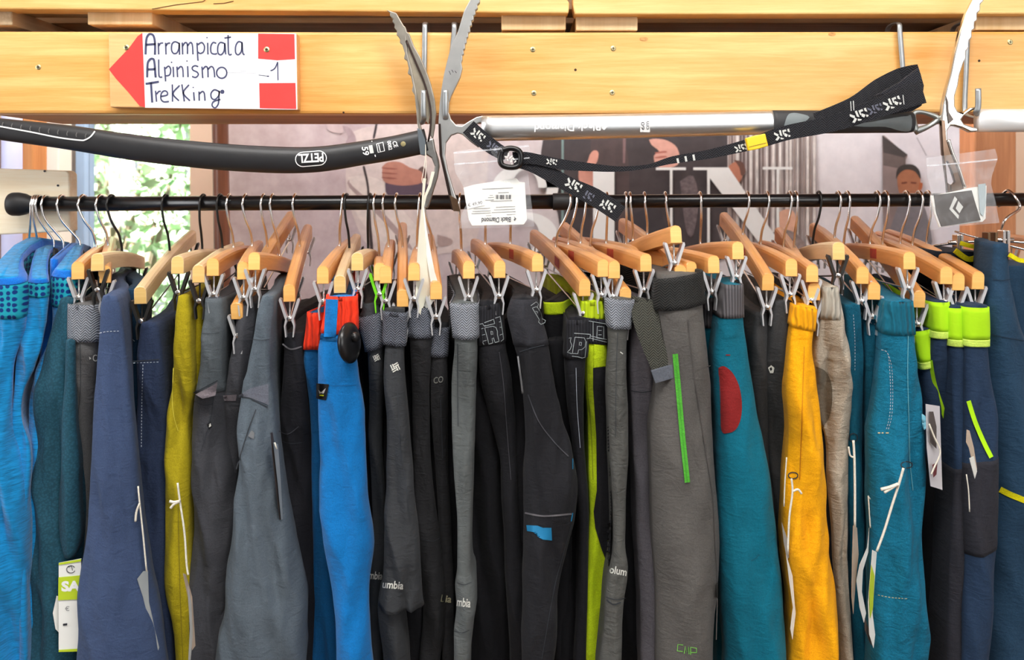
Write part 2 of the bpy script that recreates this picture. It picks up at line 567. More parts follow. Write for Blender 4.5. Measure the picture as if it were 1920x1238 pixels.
struct(MB().box((-2.3, -4.0, 0), (-2.2, YW, 2.7)).build('wall_left', M_WALLN), 'plain left side wall of the shop', 'wall')
struct(MB().box((2.2, -4.0, 0), (2.3, YW, 2.7)).build('wall_right', M_WALLN), 'plain right side wall of the shop', 'wall')
wf = MB().box((-2.3, -4.1, 0), (2.3, -4.0, 1.25)); wf.box((-2.3, -4.1, 2.35), (2.3, -4.0, 2.7)); wf.box((-2.3, -4.1, 1.25), (-1.9, -4.0, 2.35)); wf.box((1.9, -4.1, 1.25), (2.3, -4.0, 2.35))
struct(wf.build('wall_front', M_WALLN), 'street wall of the shop with its wide window opening', 'wall')
# window frame and pane
M_FRAMEG = plain('grey_brown_frame', (112, 98, 84), 0.6, 0, 0.06, 30)
M_FRAMEB = plain('pale_blue_frame', (178, 205, 235), 0.5, 0, 0.03, 30)
f = MB()
f.box((wx0, YW - 0.02, wz0), (P(134, 0, YW - .02).x, YW + 0.06, wz1))
win = f.build('window_1', M_FRAMEG, smooth=False)
struct(win, 'window behind the rack looking out on bright green foliage', 'window')
MB().box((P(135, 0, YW).x, YW + 0.0, wz0), (P(158, 0, YW).x, YW + 0.05, wz1)).build('window_casement', M_FRAMEB, win)
MB().box((P(158, 0, YW).x, YW + 0.0, wz0), (wx1, YW + 0.05, wz0 + 0.04)).build('window_rail', M_FRAMEB, win)
MB().box((P(158, 0, YW).x, YW + 0.0, wz1 - 0.04), (wx1, YW + 0.05, wz1)).build('window_rail', M_FRAMEB, win)
gm, gnt, gb = newmat('window_glass')
gb.inputs['Roughness'].default_value = 0.02
_o = gnt.nodes['Material Output']; _t = gnt.nodes.new('ShaderNodeBsdfTransparent'); _g = gnt.nodes.new('ShaderNodeBsdfGlossy')
_g.inputs['Roughness'].default_value = 0.03
_m = gnt.nodes.new('ShaderNodeMixShader'); _m.inputs[0].default_value = 0.05
gnt.links.new(_t.outputs[0], _m.inputs[1]); gnt.links.new(_g.outputs[0], _m.inputs[2]); gnt.links.new(_m.outputs[0], _o.inputs[0])
MB().box((P(158, 0, YW).x, YW + 0.022, wz0 + .04), (wx1, YW + 0.026, wz1 - .04)).build('pane', gm, win)

# outdoors: shrubs behind the window
lm, lnt, lb = newmat('leaf_green')
lb.inputs['Roughness'].default_value = 0.5
nz = N(lnt, 'ShaderNodeTexNoise', Scale=6.0, Detail=3.0)
lnt.links.new(coords(lnt), nz.inputs['Vector'])
lnt.links.new(ramp(lnt, nz.outputs['Fac'], [(0.3, s2l((132, 176, 130))), (0.5, s2l((178, 214, 172))), (0.72, s2l((222, 240, 216)))]), lb.inputs['Base Color'])  # leaf tones paled to stand for the overexposed daylight outside
lb.inputs['Transmission Weight'].default_value = 0.0
lb.inputs['Subsurface Weight'].default_value = 0.0
M_BARK = plain('bark', (138, 124, 104), 0.9, 0, 0.25, 40, bumps=0.4)
def shrub(cx, cy, h, rad, nleaf, seed, label):
    rnd = random.Random(seed)
    root = empty('shrub', (cx, cy, 0))
    t = MB()
    t.tube([(cx, cy, 0), (cx + .03, cy, h * .4), (cx - .02, cy + .02, h * .8)], [0.035, 0.028, 0.012], 8)
    for k in range(6):
        a = k * 1.05
        t.tube([(cx, cy, h * .25), (cx + math.cos(a) * rad * .4, cy + math.sin(a) * rad * .4, h * .55), (cx + math.cos(a) * rad * .7, cy + math.sin(a) * rad * .7, h * .85)], [0.018, 0.012, 0.004], 6)
    t.build('trunk', M_BARK, root, smooth=True)
    V = []; Fc = []
    for i in range(nleaf):
        a = rnd.uniform(0, 2 * math.pi); zz = rnd.uniform(0.25, 1.0)
        rr = rad * math.sqrt(max(0.05, 1 - ((zz - .6) / .55) ** 2)) * rnd.uniform(.55, 1.08)
        p = Vector((cx + math.cos(a) * rr, cy + math.sin(a) * rr, h * zz))
        sz = rnd.uniform(.024, .05)
        e1 = Vector((rnd.gauss(0, 1), rnd.gauss(0, 1), rnd.gauss(0, .6))).normalized()
        e2 = e1.cross(Vector((rnd.gauss(0, 1), rnd.gauss(0, 1), rnd.gauss(0, 1)))).normalized()
        n = len(V)
        V += [p - e1 * sz, p + e2 * sz * .45, p + e1 * sz, p - e2 * sz * .45]
        Fc.append((n, n + 1, n + 2, n + 3))
    o = mk('foliage', V, Fc, lm, root, smooth=False)
    tag(root, label, 'shrub', 'shrubs outside the window')
shrub(-1.66, 3.55, 2.15, 0.42, 2200, 1, 'leafy green shrub nearest outside the window')
shrub(-2.28, 4.75, 2.60, 0.50, 2600, 2, 'tall pale green shrub further back at the left of the window')
shrub(-1.42, 4.75, 2.35, 0.30, 1500, 3, 'slim bright green shrub outside the right side of the window')
shrub(-2.75, 6.45, 3.0, 0.85, 3600, 4, 'farthest leafy shrub seen through the window')

# posts and columns behind the rack
def pxpost(name, u0, u1, v0, v1, D, depth, mat, label, cat, lean=0):
    a = P(u0, v1, D); b = P(u1, v0, D)
    m_ = MB().box((a.x, D, a.z), (b.x, D + depth, b.z))
    o = m_.build(name, mat, bevel=0.003)
    return tag(o, label, cat)
pxpost('wooden_post', 41, 62, 150, 1560, 1.60, 0.05, M_POST, 'narrow orange wooden post beside the pale column at far left', 'post')
M_COL = plain('pale_violet_pipe', (196, 200, 236), 0.4, 0, 0.04, 10)
c0 = P(17, 0, 1.7)
cl = MB().lathe((c0.x, 1.72, 0), (0, 0, 1), [(0, 0.024), (2.69, 0.024)], 24).build('drain_pipe', M_COL, smooth=True)
tag(cl, 'pale violet vertical pipe at the left edge behind the rack', 'pipe')
pxpost('white_panel', 63, 110, 150, 1100, 1.95, 0.06, M_WALLW, 'white upright panel between orange post and window frame', 'panel')
pxpost('dark_panel', -70, -8, 240, 1300, 1.85, 0.05, plain('mauve_panel', (120, 100, 96), .8), 'dull mauve upright panel at the far left edge', 'panel')
pl = MB()
pa = P(402, 200, 1.75); pb = P(412, 780, 1.75)
pl.tube([(pa.x, 1.78, 2.0), (pa.x + .001, 1.78, pa.z), (pb.x, 1.78, pb.z), (pb.x + .004, 1.78, 0.0)], 0.0165, 10, 1)
tag(pl.build('wooden_pole', M_POLE, smooth=True), 'dark brown upright pole between window and poster', 'pole')
pxpost('wooden_post', 1827, 1906, 150, 1500, 1.72, 0.06, wood('speckled_post', (214, 150, 104), (168, 104, 62), 'z', rough=.6), 'broad orange wooden post behind the right bag', 'post')
# light wood board at the rod end, window glare put into its colour
bd = MB()
bd.poly([(-60, 314), (124, 320), (130, 326), (131, 434), (-60, 443)], 1.168, 0.022)
bdo = bd.build('end_board', M_WHITEW, bevel=0.002)
tag(bdo, 'pale wooden board with painted window glare that carries the left rod end', 'board')
for (u, v) in ((84, 321), (109, 348)):
    c = P(u, v, 1.168); MB().lathe(c, (0, 1, 0), [(-0.001, 0.0015), (0.0005, 0.0015)], 8).build('nail', M_INK, bdo)

# ================================================================== POSTER
YP = 2.03
pst = MB()
a = P(418, 640, YP); b = P(1812, 170, YP)
pst.box((a.x, YP, a.z), (b.x, YP + 0.006, b.z))
pm, pnt, pb_ = newmat('poster_print')
tc = coords(pnt, (1, 1, 1))
sx = pnt.nodes.new('ShaderNodeSeparateXYZ'); pnt.links.new(tc, sx.inputs[0])
mr = pnt.nodes.new('ShaderNodeMapRange')
hw = (b.x - a.x) / 2
mr.inputs[1].default_value = -hw; mr.inputs[2].default_value = hw
pnt.links.new(sx.outputs[0], mr.inputs[0])
base = ramp(pnt, mr.outputs[0], [(0.0, s2l((176, 152, 146))), (0.14, s2l((168, 146, 148))), (0.4, s2l((180, 165, 168))), (0.46, s2l((206, 198, 198))), (0.78, s2l((214, 209, 213))), (1.0, s2l((226, 222, 232)))])
nz = N(pnt, 'ShaderNodeTexNoise', Scale=18.0, Detail=6.0, Roughness=.65)
pnt.links.new(tc, nz.inputs['Vector'])
pnt.links.new(mixc(pnt, 0.22, base, ramp(pnt, nz.outputs['Fac'], [(0.3, (0.15, 0.12, 0.12)), (0.7, (0.75, 0.7, 0.7))])), pb_.inputs['Base Color'])
pb_.inputs['Roughness'].default_value = 0.6
poster = pst.build('poster', pm, origin=((a.x + b.x) / 2, YP, (a.z + b.z) / 2))
tag(poster, 'large lifestyle poster with people and white serif letters behind the rack', 'poster')
_pl = [0]
def pr(name, pts, rgb, var=0.1, scale=60, smooth=True, kind=None):
    """a flat printed shape on the poster"""
    _pl[0] += 1
    if smooth: pts = smooth_line(list(pts) + [pts[0]], 3)[:-1]
    m = MATS.get('print_%d_%d_%d' % rgb) or plain('print_%d_%d_%d' % rgb, rgb, 0.6, 0, var, scale)
    d = YP - 0.0004 - _pl[0] * 0.00012
    n = len(pts)
    return mk(name, [P(u, v, d) for u, v in pts], [tuple(range(n))], m, poster, smooth=False)
# man in the beige jacket
pr('printed_jacket', [(655, 250), (700, 236), (800, 232), (905, 236), (915, 300), (905, 400), (880, 462), (790, 480), (700, 470), (660, 400), (648, 330)], (186, 170, 166))
pr('printed_sleeve', [(652, 332), (690, 330), (730, 350), (760, 400), (820, 470), (760, 478), (700, 440), (664, 392)], (196, 182, 176))
pr('printed_fold', [(655, 336), (662, 350), (720, 400), (770, 460), (764, 464), (712, 408), (655, 352)], (150, 130, 128))
pr('printed_fold', [(640, 236), (656, 240), (668, 262), (660, 280), (648, 270), (652, 255)], (150, 130, 134))
pr('printed_pocket', [(820, 440), (846, 448), (846, 458), (822, 462)], (150, 128, 124))
pr('printed_cord', [(684, 312), (692, 350), (696, 420), (700, 470), (694, 470), (691, 420), (688, 352), (680, 314)], (52, 40, 40))
pr('printed_cord', [(704, 232), (708, 232), (703, 258), (699, 258)], (40, 30, 34))
pr('printed_cuff', [(780, 322), (792, 312), (800, 322), (802, 340), (794, 350), (784, 346)], (86, 62, 58))
pr('printed_mug', [(722, 342), (796, 340), (800, 366), (770, 374), (728, 368)], (76, 58, 72))
pr('printed_hand', [(717, 312), (728, 304), (750, 304), (768, 314), (790, 322), (792, 342), (762, 348), (736, 346), (718, 338)], (160, 106, 90))
for k, yy in enumerate((314, 323, 332)):
    pr('printed_finger', [(716, yy), (734, yy + 1), (746, yy + 3), (734, yy + 4), (717, yy + 2)], (128, 72, 58))
pr('printed_stitch', [(612, 232), (640, 234), (642, 250), (618, 246)], (176, 156, 156))
# person in the black jacket
pr('printed_dark_jacket', [(1012, 330), (1018, 262), (1040, 236), (1120, 230), (1300, 230), (1368, 236), (1372, 300), (1362, 380), (1390, 470), (1200, 520), (1076, 520), (1052, 470), (1046, 400)], (58, 50, 52), .2, 30)
pr('printed_lapel', [(1108, 250), (1165, 250), (1180, 360), (1150, 520), (1110, 520)], (70, 56, 56), .2, 30)
pr('printed_zip', [(1053, 246), (1057, 246), (1057, 520), (1052, 520)], (110, 132, 130), smooth=False)
pr('printed_zip', [(1168, 248), (1174, 248), (1172, 306), (1168, 306)], (118, 92, 92), smooth=False)
pr('printed_hand', [(1085, 318), (1100, 306), (1106, 290), (1114, 282), (1122, 286), (1120, 302), (1112, 318), (1114, 346), (1100, 352), (1086, 340)], (196, 138, 122))
pr('printed_hand', [(1217, 262), (1230, 260), (1252, 264), (1270, 278), (1274, 304), (1258, 314), (1232, 312), (1226, 292), (1236, 284), (1222, 272)], (200, 148, 134))
for yy in (286, 295, 304):
    pr('printed_finger', [(1228, yy), (1246, yy - 3), (1250, yy), (1230, yy + 2)], (160, 92, 80))
pr('printed_leg', [(1190, 400), (1240, 396), (1250, 520), (1180, 520)], (52, 46, 50), .2, 30)
pr('printed_crest', [(1275, 340), (1300, 330), (1310, 380), (1300, 440), (1286, 430)], (96, 84, 86), .4, 120)
# corrugated panel
pr('printed_panel', [(1364, 250), (1530, 246), (1530, 470), (1364, 470)], (168, 156, 154), .25, 14, smooth=False)
_r = random.Random(5)
uu = 1366
while uu < 1528:
    wv = _r.uniform(2, 5)
    pr('printed_stripe', [(uu, 250), (uu + wv, 250), (uu + wv + _r.uniform(-1, 1), 470), (uu + _r.uniform(-1, 1), 470)], _r.choice([(112, 96, 92), (96, 80, 78), (196, 188, 184), (206, 198, 194), (140, 124, 118)]), .2, 40, smooth=False)
    uu += wv + _r.uniform(1, 4)
pr('printed_face', [(1366, 312), (1378, 304), (1390, 312), (1392, 330), (1384, 344), (1374, 336)], (172, 110, 86))
pr('printed_hair', [(1376, 300), (1392, 304), (1398, 322), (1390, 330), (1386, 314)], (92, 60, 50))
# dark shutter and man's head at right
pr('printed_shutter', [(1654, 254), (1658, 254), (1702, 292), (1698, 300), (1700, 470), (1656, 470)], (132, 116, 114), .15, 20, smooth=False)
pr('printed_eaves', [(1654, 254), (1702, 290), (1696, 296), (1656, 286)], (66, 60, 60), smooth=False)
pr('printed_shadow', [(1656, 286), (1698, 296), (1697, 318), (1656, 310)], (100, 88, 86), smooth=False)
pr('printed_neck', [(1690, 372), (1722, 372), (1740, 410), (1742, 470), (1665, 470), (1672, 420)], (118, 114, 120))
pr('printed_head', [(1682, 330), (1690, 316), (1706, 312), (1722, 320), (1726, 340), (1722, 366), (1708, 384), (1692, 374), (1684, 354)], (164, 106, 76))
pr('printed_ear', [(1724, 342), (1730, 344), (1728, 356), (1722, 358)], (168, 92, 56))
pr('printed_hair', [(1680, 336), (1682, 318), (1694, 309), (1712, 309), (1724, 320), (1726, 336), (1716, 322), (1700, 318), (1688, 324)], (54, 48, 46))
pr('printed_eye', [(1690, 342), (1700, 341), (1700, 344), (1691, 345)], (110, 58, 40))
pr('printed_eye', [(1708, 341), (1718, 342), (1717, 345), (1708, 344)], (110, 58, 40))
pr('printed_wall_line', [(1718, 258), (1720, 258), (1738, 292), (1736, 292)], (150, 144, 150), smooth=False)
pr('printed_face', [(1460, 398), (1476, 392), (1490, 400), (1494, 430), (1480, 448), (1464, 436)], (206, 158, 134))
pr('printed_collar', [(1440, 440), (1470, 430), (1500, 444), (1510, 480), (1440, 480)], (128, 112, 108), .35, 90)
# white serif letters
def letter(polys):
    m = plain('poster_letter', (218, 217, 215), 0.6, 0, .02)
    V = []; Fc = []
    _pl[0] += 1
    d = YP - 0.0006 - _pl[0] * 0.00012
    for pts in polys:
        n = len(V); V += [P(u, v, d) for u, v in pts]; Fc.append(tuple(range(n, n + len(pts))))
    mk('poster_letter', V, Fc, m, poster, smooth=False)
def arc_band(cx, cy, r0, r1, a0, a1, n=24, ry=1.0):
    o = circle_px(cx, cy, r1, r1 * ry, n, a0, a1); i = circle_px(cx, cy, r0, r0 * ry, n, a0, a1)
    return o + i[::-1]
def crescent(cx, cy, rx0, rx1, ry0, ry1, a0, a1, n=24):
    o = circle_px(cx, cy, rx1, ry1, n, a0, a1); i = circle_px(cx, cy, rx0, ry0, n, a0, a1)
    return o + i[::-1]
letter([crescent(985, 352, 24, 62, 34, 44, 180, 360), crescent(985, 352, 40, 62, 40, 44, 270, 380)])
letter([crescent(985, 440, 26, 60, 30, 42, -120, 90)])
letter([[(1085, 312), (1178, 316), (1176, 320), (1152, 320), (1152, 480), (1112, 480), (1112, 320), (1088, 316)],
        [(1230, 314), (1286, 314), (1286, 319), (1261, 319), (1261, 480), (1256, 480), (1256, 319), (1230, 319)]])
letter([[(1300, 314), (1366, 314), (1452, 440), (1478, 478), (1440, 478), (1331, 334), (1331, 480), (1326, 480), (1326, 319), (1300, 319)],
        [(1430, 313), (1486, 313), (1486, 318), (1461, 318), (1461, 480), (1456, 480), (1456, 318), (1430, 318)]])

# ================================================================== PALLET SHELF OVERHEAD
pal = empty('pallet_shelf', P(960, 40, 1.06))
tag(pal, 'pine pallet shelf overhead made of boards on raw blocks', 'pallet')
zs0 = P(0, 17, 1.06).z; zb0 = P(0, 46, 1.06).z
for (u0, u1, vb, m_) in ((-130, 22, 47, M_RAWY), (163, 285, 46, M_RAW), (940, 1061, 56, M_RAW), (1080, 1196, 57, M_RAW), (1830, 1985, 56, M_RAW)):
    a = P(u0, vb, 1.06); b = P(u1, 17, 1.06)
    zt = zs0 if u0 < 500 else P(0, 25, 1.06).z
    MB().box((a.x, 1.061, a.z), (b.x, 1.46, zt)).build('deck_board', m_, pal, bevel=0.0015)
for (d0, d1) in ((1.062, 1.116), (1.152, 1.25), (1.29, 1.39), (1.40, 1.46)):
    a = P(-160, 0, 1.06).x; b = P(2090, 0, 1.06).x
    MB().box((a, d0, zs0), (b, d1, zs0 + 0.02)).build('slat', M_SLAT, pal, bevel=0.001)
# unseen sheet added so that no daylight falls through the slats
MB().box((P(-160, 0, 1.06).x, 1.10, zs0 + 0.121), (P(2090, 0, 1.06).x, 1.46, zs0 + 0.135)).build('daylight_block_sheet', M_DARKW, pal)
pk = MB(); pk.poly([(-140, -140), (1063, -140), (1064, 0), (1068, 6), (1066, 25), (620, 21), (-140, 16)], 1.045, 0.03); pk.build('front_plank', M_PLANK, pal, bevel=0.002)
pk = MB(); pk.poly([(1072, -140), (2080, -140), (2080, 26), (1078, 27), (1074, 10)], 1.045, 0.03); pk.build('front_plank', M_PLANK, pal, bevel=0.002)
_v, _f = stroke_px([[(285, 17), (330, 9), (380, 3), (385, 0)], [(400, 7), (420, 6), (438, 2)]], 0.7)
flat_px('crack', _v, _f, 1.0445, plain('wood_crack', (96, 62, 26), .9), pal)

beam = MB()
beam.poly([(-140, 58), (960, 60), (2080, 58), (2080, 210), (960, 214), (-140, 213)], 1.06, 0.025)
bo = beam.build('pine_beam', M_BEAM, bevel=0.004)
tag(bo, 'long varnished pine beam carrying the sign and the ice axes', 'beam')
zbm = P(0, 213, 1.06).z
for d0, d1, x0 in ((1.085, 1.27, 66),):
    MB().box((P(x0, 0, 1.20).x, d0, zbm + 0.002), (P(2080, 0, 1.06).x, d1, P(0, 70, 1.06).z)).build('rear_beam', M_DARKW, bo, bevel=0.003)
# uprights at both ends outside the picture carry beam and shelf
for x in (-0.86, 0.80):
    MB().box((x - .05, 1.13, 0), (x + .05, 1.21, P(0, 70, 1.06).z)).build('upright', M_POST, bo)
def screw(parent, u, v, D, r=5.2):
    c = P(u, v, D)
    o = MB().lathe(c, (0, -1, 0), [(-0.002, r * .66e-3), (0.0004, r * .66e-3), (0.0009, r * .42e-3)], 14).build('screw', M_BRASS, parent, smooth=False)
    h = 0.00095
    q = MB(); k = r * .34e-3
    q.box((c.x - k, D - h - .0001, c.z - k * .25), (c.x + k, D - h + .0002, c.z + k * .25))
    q.box((c.x - k * .25, D - h - .0001, c.z - k), (c.x + k * .25, D - h + .0002, c.z + k))
    q.build('screw_slot', M_INK, o)
for (u, v) in ((999, 93), (1150, 91), (1001, 175), (1148, 174), (1894, 79), (72, 126)):
    screw(bo, u, v, 1.06)
for (u, v, r) in ((1079, 131, 2.6), (1836, 114, 2.4), (644, 211, 2.0)):
    c = P(u, v, 1.0597)
    MB().lathe(c, (0, -1, 0), [(-0.0005, r * .66e-3), (0.0002, r * .62e-3)], 10).build('nail_hole', plain('hole_dark', (60, 40, 24), .9), bo)
for (u, v, r) in ((1207, 73, 8), (1560, 64, 7)):
    V = circle_px(u, v, r, r * .45, 14); flat_px('knot', V, [tuple(range(14))], 1.0593, plain('wood_knot', (206, 150, 84), .6, 0, .2, 400), bo)

# ================================================================== SIGN
DS = 1.044
sg = MB(); sg.poly([(203, 61), (556, 62), (558, 206), (206, 201)], DS, 0.0155)
sign = sg.build('trail_sign', wood('sign_raw_wood', (240, 196, 136), (216, 160, 98), 'x', rough=.6), bevel=0.0015)
tag(sign, 'hand-lettered white trail sign board with red arrow on the beam', 'sign')
def zpx(pts, x0=0.0): return [(x0 + x / 3.994, y / 3.994) for x, y in pts]
flat_px('white_field', [(266, 61.5), (555.5, 62.5), (557.5, 205.5), (272, 202)], [(0, 1, 2, 3)], DS - 0.0003, M_WHITEP, sign)
flat_px('red_arrow', [(204, 130), (220, 113), (242, 90), (258, 68), (267, 61.5), (272, 201), (262, 199), (240, 172), (218, 148)], [tuple(range(9))], DS - 0.0006, M_REDP, sign)
flat_px('red_block', [(484, 63), (552, 64), (553, 111), (520, 113), (484, 110)], [(0, 1, 2, 3, 4)], DS - 0.0006, M_REDP, sign)
flat_px('red_block', [(486, 156), (554, 155.5), (555.5, 204.5), (487, 203)], [(0, 1, 2, 3)], DS - 0.0006, M_REDP, sign)
L1 = [[(1185,320),(1188,408)],[(1188,345),(1200,325),(1222,322)],[(1240,320),(1243,408)],[(1243,345),(1255,325),(1275,322)],
 [(1340,325),(1310,312),(1288,330),(1285,375),(1300,400),(1325,395),(1340,360),(1342,320),(1345,410)],
 [(1365,318),(1368,408)],[(1368,345),(1385,320),(1402,330),(1404,405)],[(1404,345),(1425,318),(1440,335),(1445,408)],
 [(1475,320),(1482,455)],[(1480,335),(1510,318),(1530,345),(1525,385),(1500,400),(1482,390)],
 [(1555,320),(1557,408)],[(1620,325),(1595,318),(1578,350),(1582,395),(1610,405),(1625,398)],
 [(1680,325),(1650,318),(1632,345),(1632,395),(1655,410),(1678,380),(1683,322),(1690,408)],
 [(1708,262),(1712,400),(1735,405)],[(1680,285),(1730,278)],
 [(1810,318),(1785,312),(1765,345),(1765,395),(1785,410),(1808,380),(1812,315),(1818,395),(1832,410)],
 [(1188,445),(1190,560),(1200,578),(1215,575)],[(1232,500),(1240,610)],[(1238,515),(1262,495),(1278,520),(1270,560),(1240,568)],
 [(1297,500),(1300,578)],[(1325,498),(1330,578)],[(1330,520),(1352,498),(1368,515),(1372,578)],[(1405,495),(1408,578)],
 [(1485,500),(1460,492),(1440,505),(1445,525),(1475,540),(1485,560),(1465,580),(1438,572)],
 [(1512,498),(1518,585)],[(1518,520),(1538,498),(1555,512),(1558,580)],[(1558,520),(1580,498),(1600,515),(1608,580)],
 circle_px(1660,545,38,41,18)+[(1698,545)],
 [(1165,680),(1172,762)],[(1172,705),(1190,685),(1205,685)],
 [(1205,722),(1250,712),(1252,690),(1230,680),(1208,700),(1205,740),(1225,762),(1265,760)],
 [(1290,632),(1292,762)],[(1345,640),(1295,700),(1340,755)],[(1362,632),(1380,760)],[(1415,635),(1372,695),(1422,755)],
 [(1450,690),(1455,755)],[(1490,685),(1492,755)],[(1492,705),(1515,685),(1530,700),(1535,755)],
 [(1640,685),(1605,672),(1580,700),(1585,735),(1610,745),(1638,715),(1642,680),(1638,750),(1632,785),(1610,808),(1588,790),(1600,760),(1650,745)]]
V = []; Fc = []
def addst(lines, w_):
    v_, f_ = stroke_px(lines, w_); n = len(V)
    V.extend(v_); Fc.extend(tuple(i + n for i in q) for q in f_)
addst([smooth_line(zpx(l), 4) for l in L1], 1.4)
addst([smooth_line(zpx(l), 4) for l in ([(1090,408),(1095,300),(1110,262),(1130,255),(1150,270),(1160,320),(1160,410)], [(1102,580),(1105,480),(1120,448),(1140,440),(1155,460),(1165,580)])], 2.0)
addst([zpx(l) for l in ([(1092,335),(1165,330)], [(1105,520),(1163,518)], [(1090,628),(1190,612)], [(1130,620),(1140,768)])], 2.0)
addst([smooth_line(zpx(l, 480), 4) for l in ([(108,530),(140,512),(162,465)], [(162,465),(165,602)])], 1.1)
addst([zpx([(20,562),(60,566),(95,572)], 480)], 0.5)
addst([zpx(l) for l in ([(1800,533),(1860,535)],[(1697,545),(1920,548)])], 0.2)
for (x, y, r) in ((1550,282,1.4), (1285,467,1.5), (1400,457,1.3), (1447,655,1.3), (1665,687,4.0)):
    c = zpx([(x, y)])[0]; n = len(V); V.extend(circle_px(c[0], c[1], r, r, 10)); Fc.append(tuple(range(n, n + 10)))
c = zpx([(90, 571)], 480)[0]; n = len(V); V.extend(circle_px(c[0], c[1], 2.2, 1.3, 10)); Fc.append(tuple(range(n, n + 10)))
flat_px('lettering', V, Fc, DS - 0.0008, M_INKB, sign)
screw(sign, 237, 89, DS - .0006); screw(sign, 500, 93, DS - .0006)

# ================================================================== ROD
DR = 1.15
RODL = P(34, 383, DR); RODR = P(2040, 373.5, DR); RODM = P(1052, 381, DR)
def rodpt(u):
    t = (u - 34) / (2040 - 34)
    return RODL.lerp(RODR, t)
rod = empty('clothes_rod', RODL)
tag(rod, 'black telescopic clothes rod running across the picture', 'rod')
ax = (RODR - RODL).normalized()
lm_ = (rodpt(1052) - RODL).length; lt = (RODR - RODL).length
MB().lathe(RODL, ax, [(0.01, 0.0100), (lm_, 0.0100)], 24).build('outer_tube', M_BLACKM, rod, smooth=False)
MB().lathe(RODL, ax, [(lm_ - .05, 0.0090), (lt, 0.0090)], 24).build('inner_tube', M_BLACKM, rod, smooth=False)
MB().lathe(rodpt(1036), ax, [(0, 0.0102), (0.001, 0.0115), (0.026, 0.0115), (0.028, 0.0095)], 24).build('collar', M_RUBBER, rod, smooth=False)
MB().lathe(rodpt(20), ax, [(0, 0.0145), (0.003, 0.0158), (0.012, 0.0158), (0.02, 0.0142), (0.026, 0.0112), (0.034, 0.0104)], 28).build('end_cup', M_RUBBER, rod, smooth=True)
for ch in list(rod.children):
    for p in ch.data.polygons: p.use_smooth = len(p.vertices) == 4

# ================================================================== S-HOOKS ON THE BEAM
def s_hook(utop, ubot, vtop, vbot, vfront, Df, label, ufront=None, hw=0.0033):
    uf = ubot if ufront is None else ufront
    z = lambda v, D: P(0, v, D).z
    X = lambda u, D=1.05: P(u, 0, D).x
    zt = P(0, 52, 1.055).z + 0.004
    pts = [(X(utop), 1.092, zt - .02), (X(utop), 1.088, zt), (X(utop), 1.072, zt + .004), (X(utop), 1.056, zt + .001), (X(utop), 1.0535, zt - .012),
           (X((utop + ubot) / 2), 1.0535, (zt + z(vbot, 1.05)) / 2), (X(ubot), 1.0535, z(vbot, 1.05) + .010),
           (X(ubot), 1.046, z(vbot, 1.045) + .001), (X((ubot+uf)/2), (1.05 + Df) / 2, z(vbot, 1.03) - .003), (X(uf, Df), Df + .004, z(vbot, Df) + .003), (X(uf, Df), Df, z(vbot, Df) + .012), (X(uf, Df), Df, z(vfront, Df))]
    o = MB().tube(pts, hw, 8, 5, flat=(1, .42)).build('s_hook', M_GALV, smooth=True)
    return tag(o, label, 'hook', 'steel S-hooks over the beam')
s_hook(796, 794, 55, 228, 169, 1.004, 'grey S-hook holding the black-shafted ice axe')
s_hook(851, 835, 55, 227, 168, 1.004, 'grey S-hook holding the long silver axe head')
s_hook(1690, 1700, 52, 205, 190, 1.02, 'grey S-hook behind the folded wrist strap')
s_hook(1817, 1812, 52, 218, 166, 1.0, 'grey S-hook holding the rightmost axe', ufront=1834)

# ================================================================== AXE WITH BLACK CURVED SHAFT
DA = 1.02
axe = empty('ice_axe', P(520, 320, DA))
tag(axe, 'ice axe with black curved shaft and toothed steel pick', 'ice axe', 'ice axes on the beam')
sh = [(-110, 226, 20), (0, 242, 20.5), (130, 258, 23), (260, 278, 24.5), (400, 293, 25), (520, 300, 25), (600, 298.5, 24), (680, 287, 22.5), (740, 277, 22.5), (800, 264, 23)]
mb = MB().tube([P(u, v, DA) for u, v, r in sh], [r / FPX * DA for u, v, r in sh], 28, 6, flat=(1, .55))
shaft = mb.build('shaft', M_SHAFT, axe, smooth=True)
bvS = BVHTree.FromPolygons(mb.v, mb.f)
v_, f_ = stroke_px([smooth_line([(-30, 231), (0, 237), (60, 248), (110, 258), (150, 263), (160, 262), (170, 256), (178, 246)], 5)], 1.3)
decal('grip_line', v_, f_, bvS, DA, M_WHITE, shaft)
v_, f_ = stroke_px([[(6 + 17.3 * k, 229 + 2.4 * k), (4 + 17.3 * k, 234 + 2.4 * k), (5 + 17.3 * k, 239 + 2.2 * k)] for k in range(10)], 0.9)
decal('grip_groove', v_, f_, bvS, DA, plain('grip_groove', (92, 90, 88), .6), shaft)
gp = MB()
for k in range(11):
    u = -12 + 17.3 * k; v = 224.5 + 2.2 * k
    gp.tube([P(u - 6, v - 1, DA), P(u, v - .2, DA), P(u + 6.5, v + 1.2, DA)], [0.001, .0022, .001], 8, 3, flat=(1, 2.2))
gp.build('grip_ridge', M_GRIP, shaft, smooth=True)
v_, f_ = text_px('PETZL', (606, 286.5), (-47, 2.5), (1.2, 17), bold=.03)
decal('shaft_logo', v_, f_, bvS, DA, M_WHITE, shaft, sub=1)
cap_ = circle_px(568, 299, 14, 13.5, 10, 90, 270) + circle_px(598, 296.5, 14, 13.5, 10, -90, 90)
v_, f_ = stroke_px([cap_ + [cap_[0]]], 0.8)
decal('logo_frame', v_, f_, bvS, DA, M_WHITE, shaft)
for body, o_, ex, ey in (('59', (677.5, 276), (3.5, 16), (12, -1.5)), ('CE', (735, 266), (4, 11), (8, -2)), ('0082', (725.5, 265), (3.5, 17), (7, -1.5))):
    v_, f_ = text_px(body, o_, ex, ey, bold=.02)
    decal('shaft_print', v_, f_, bvS, DA, M_WHITE, shaft)
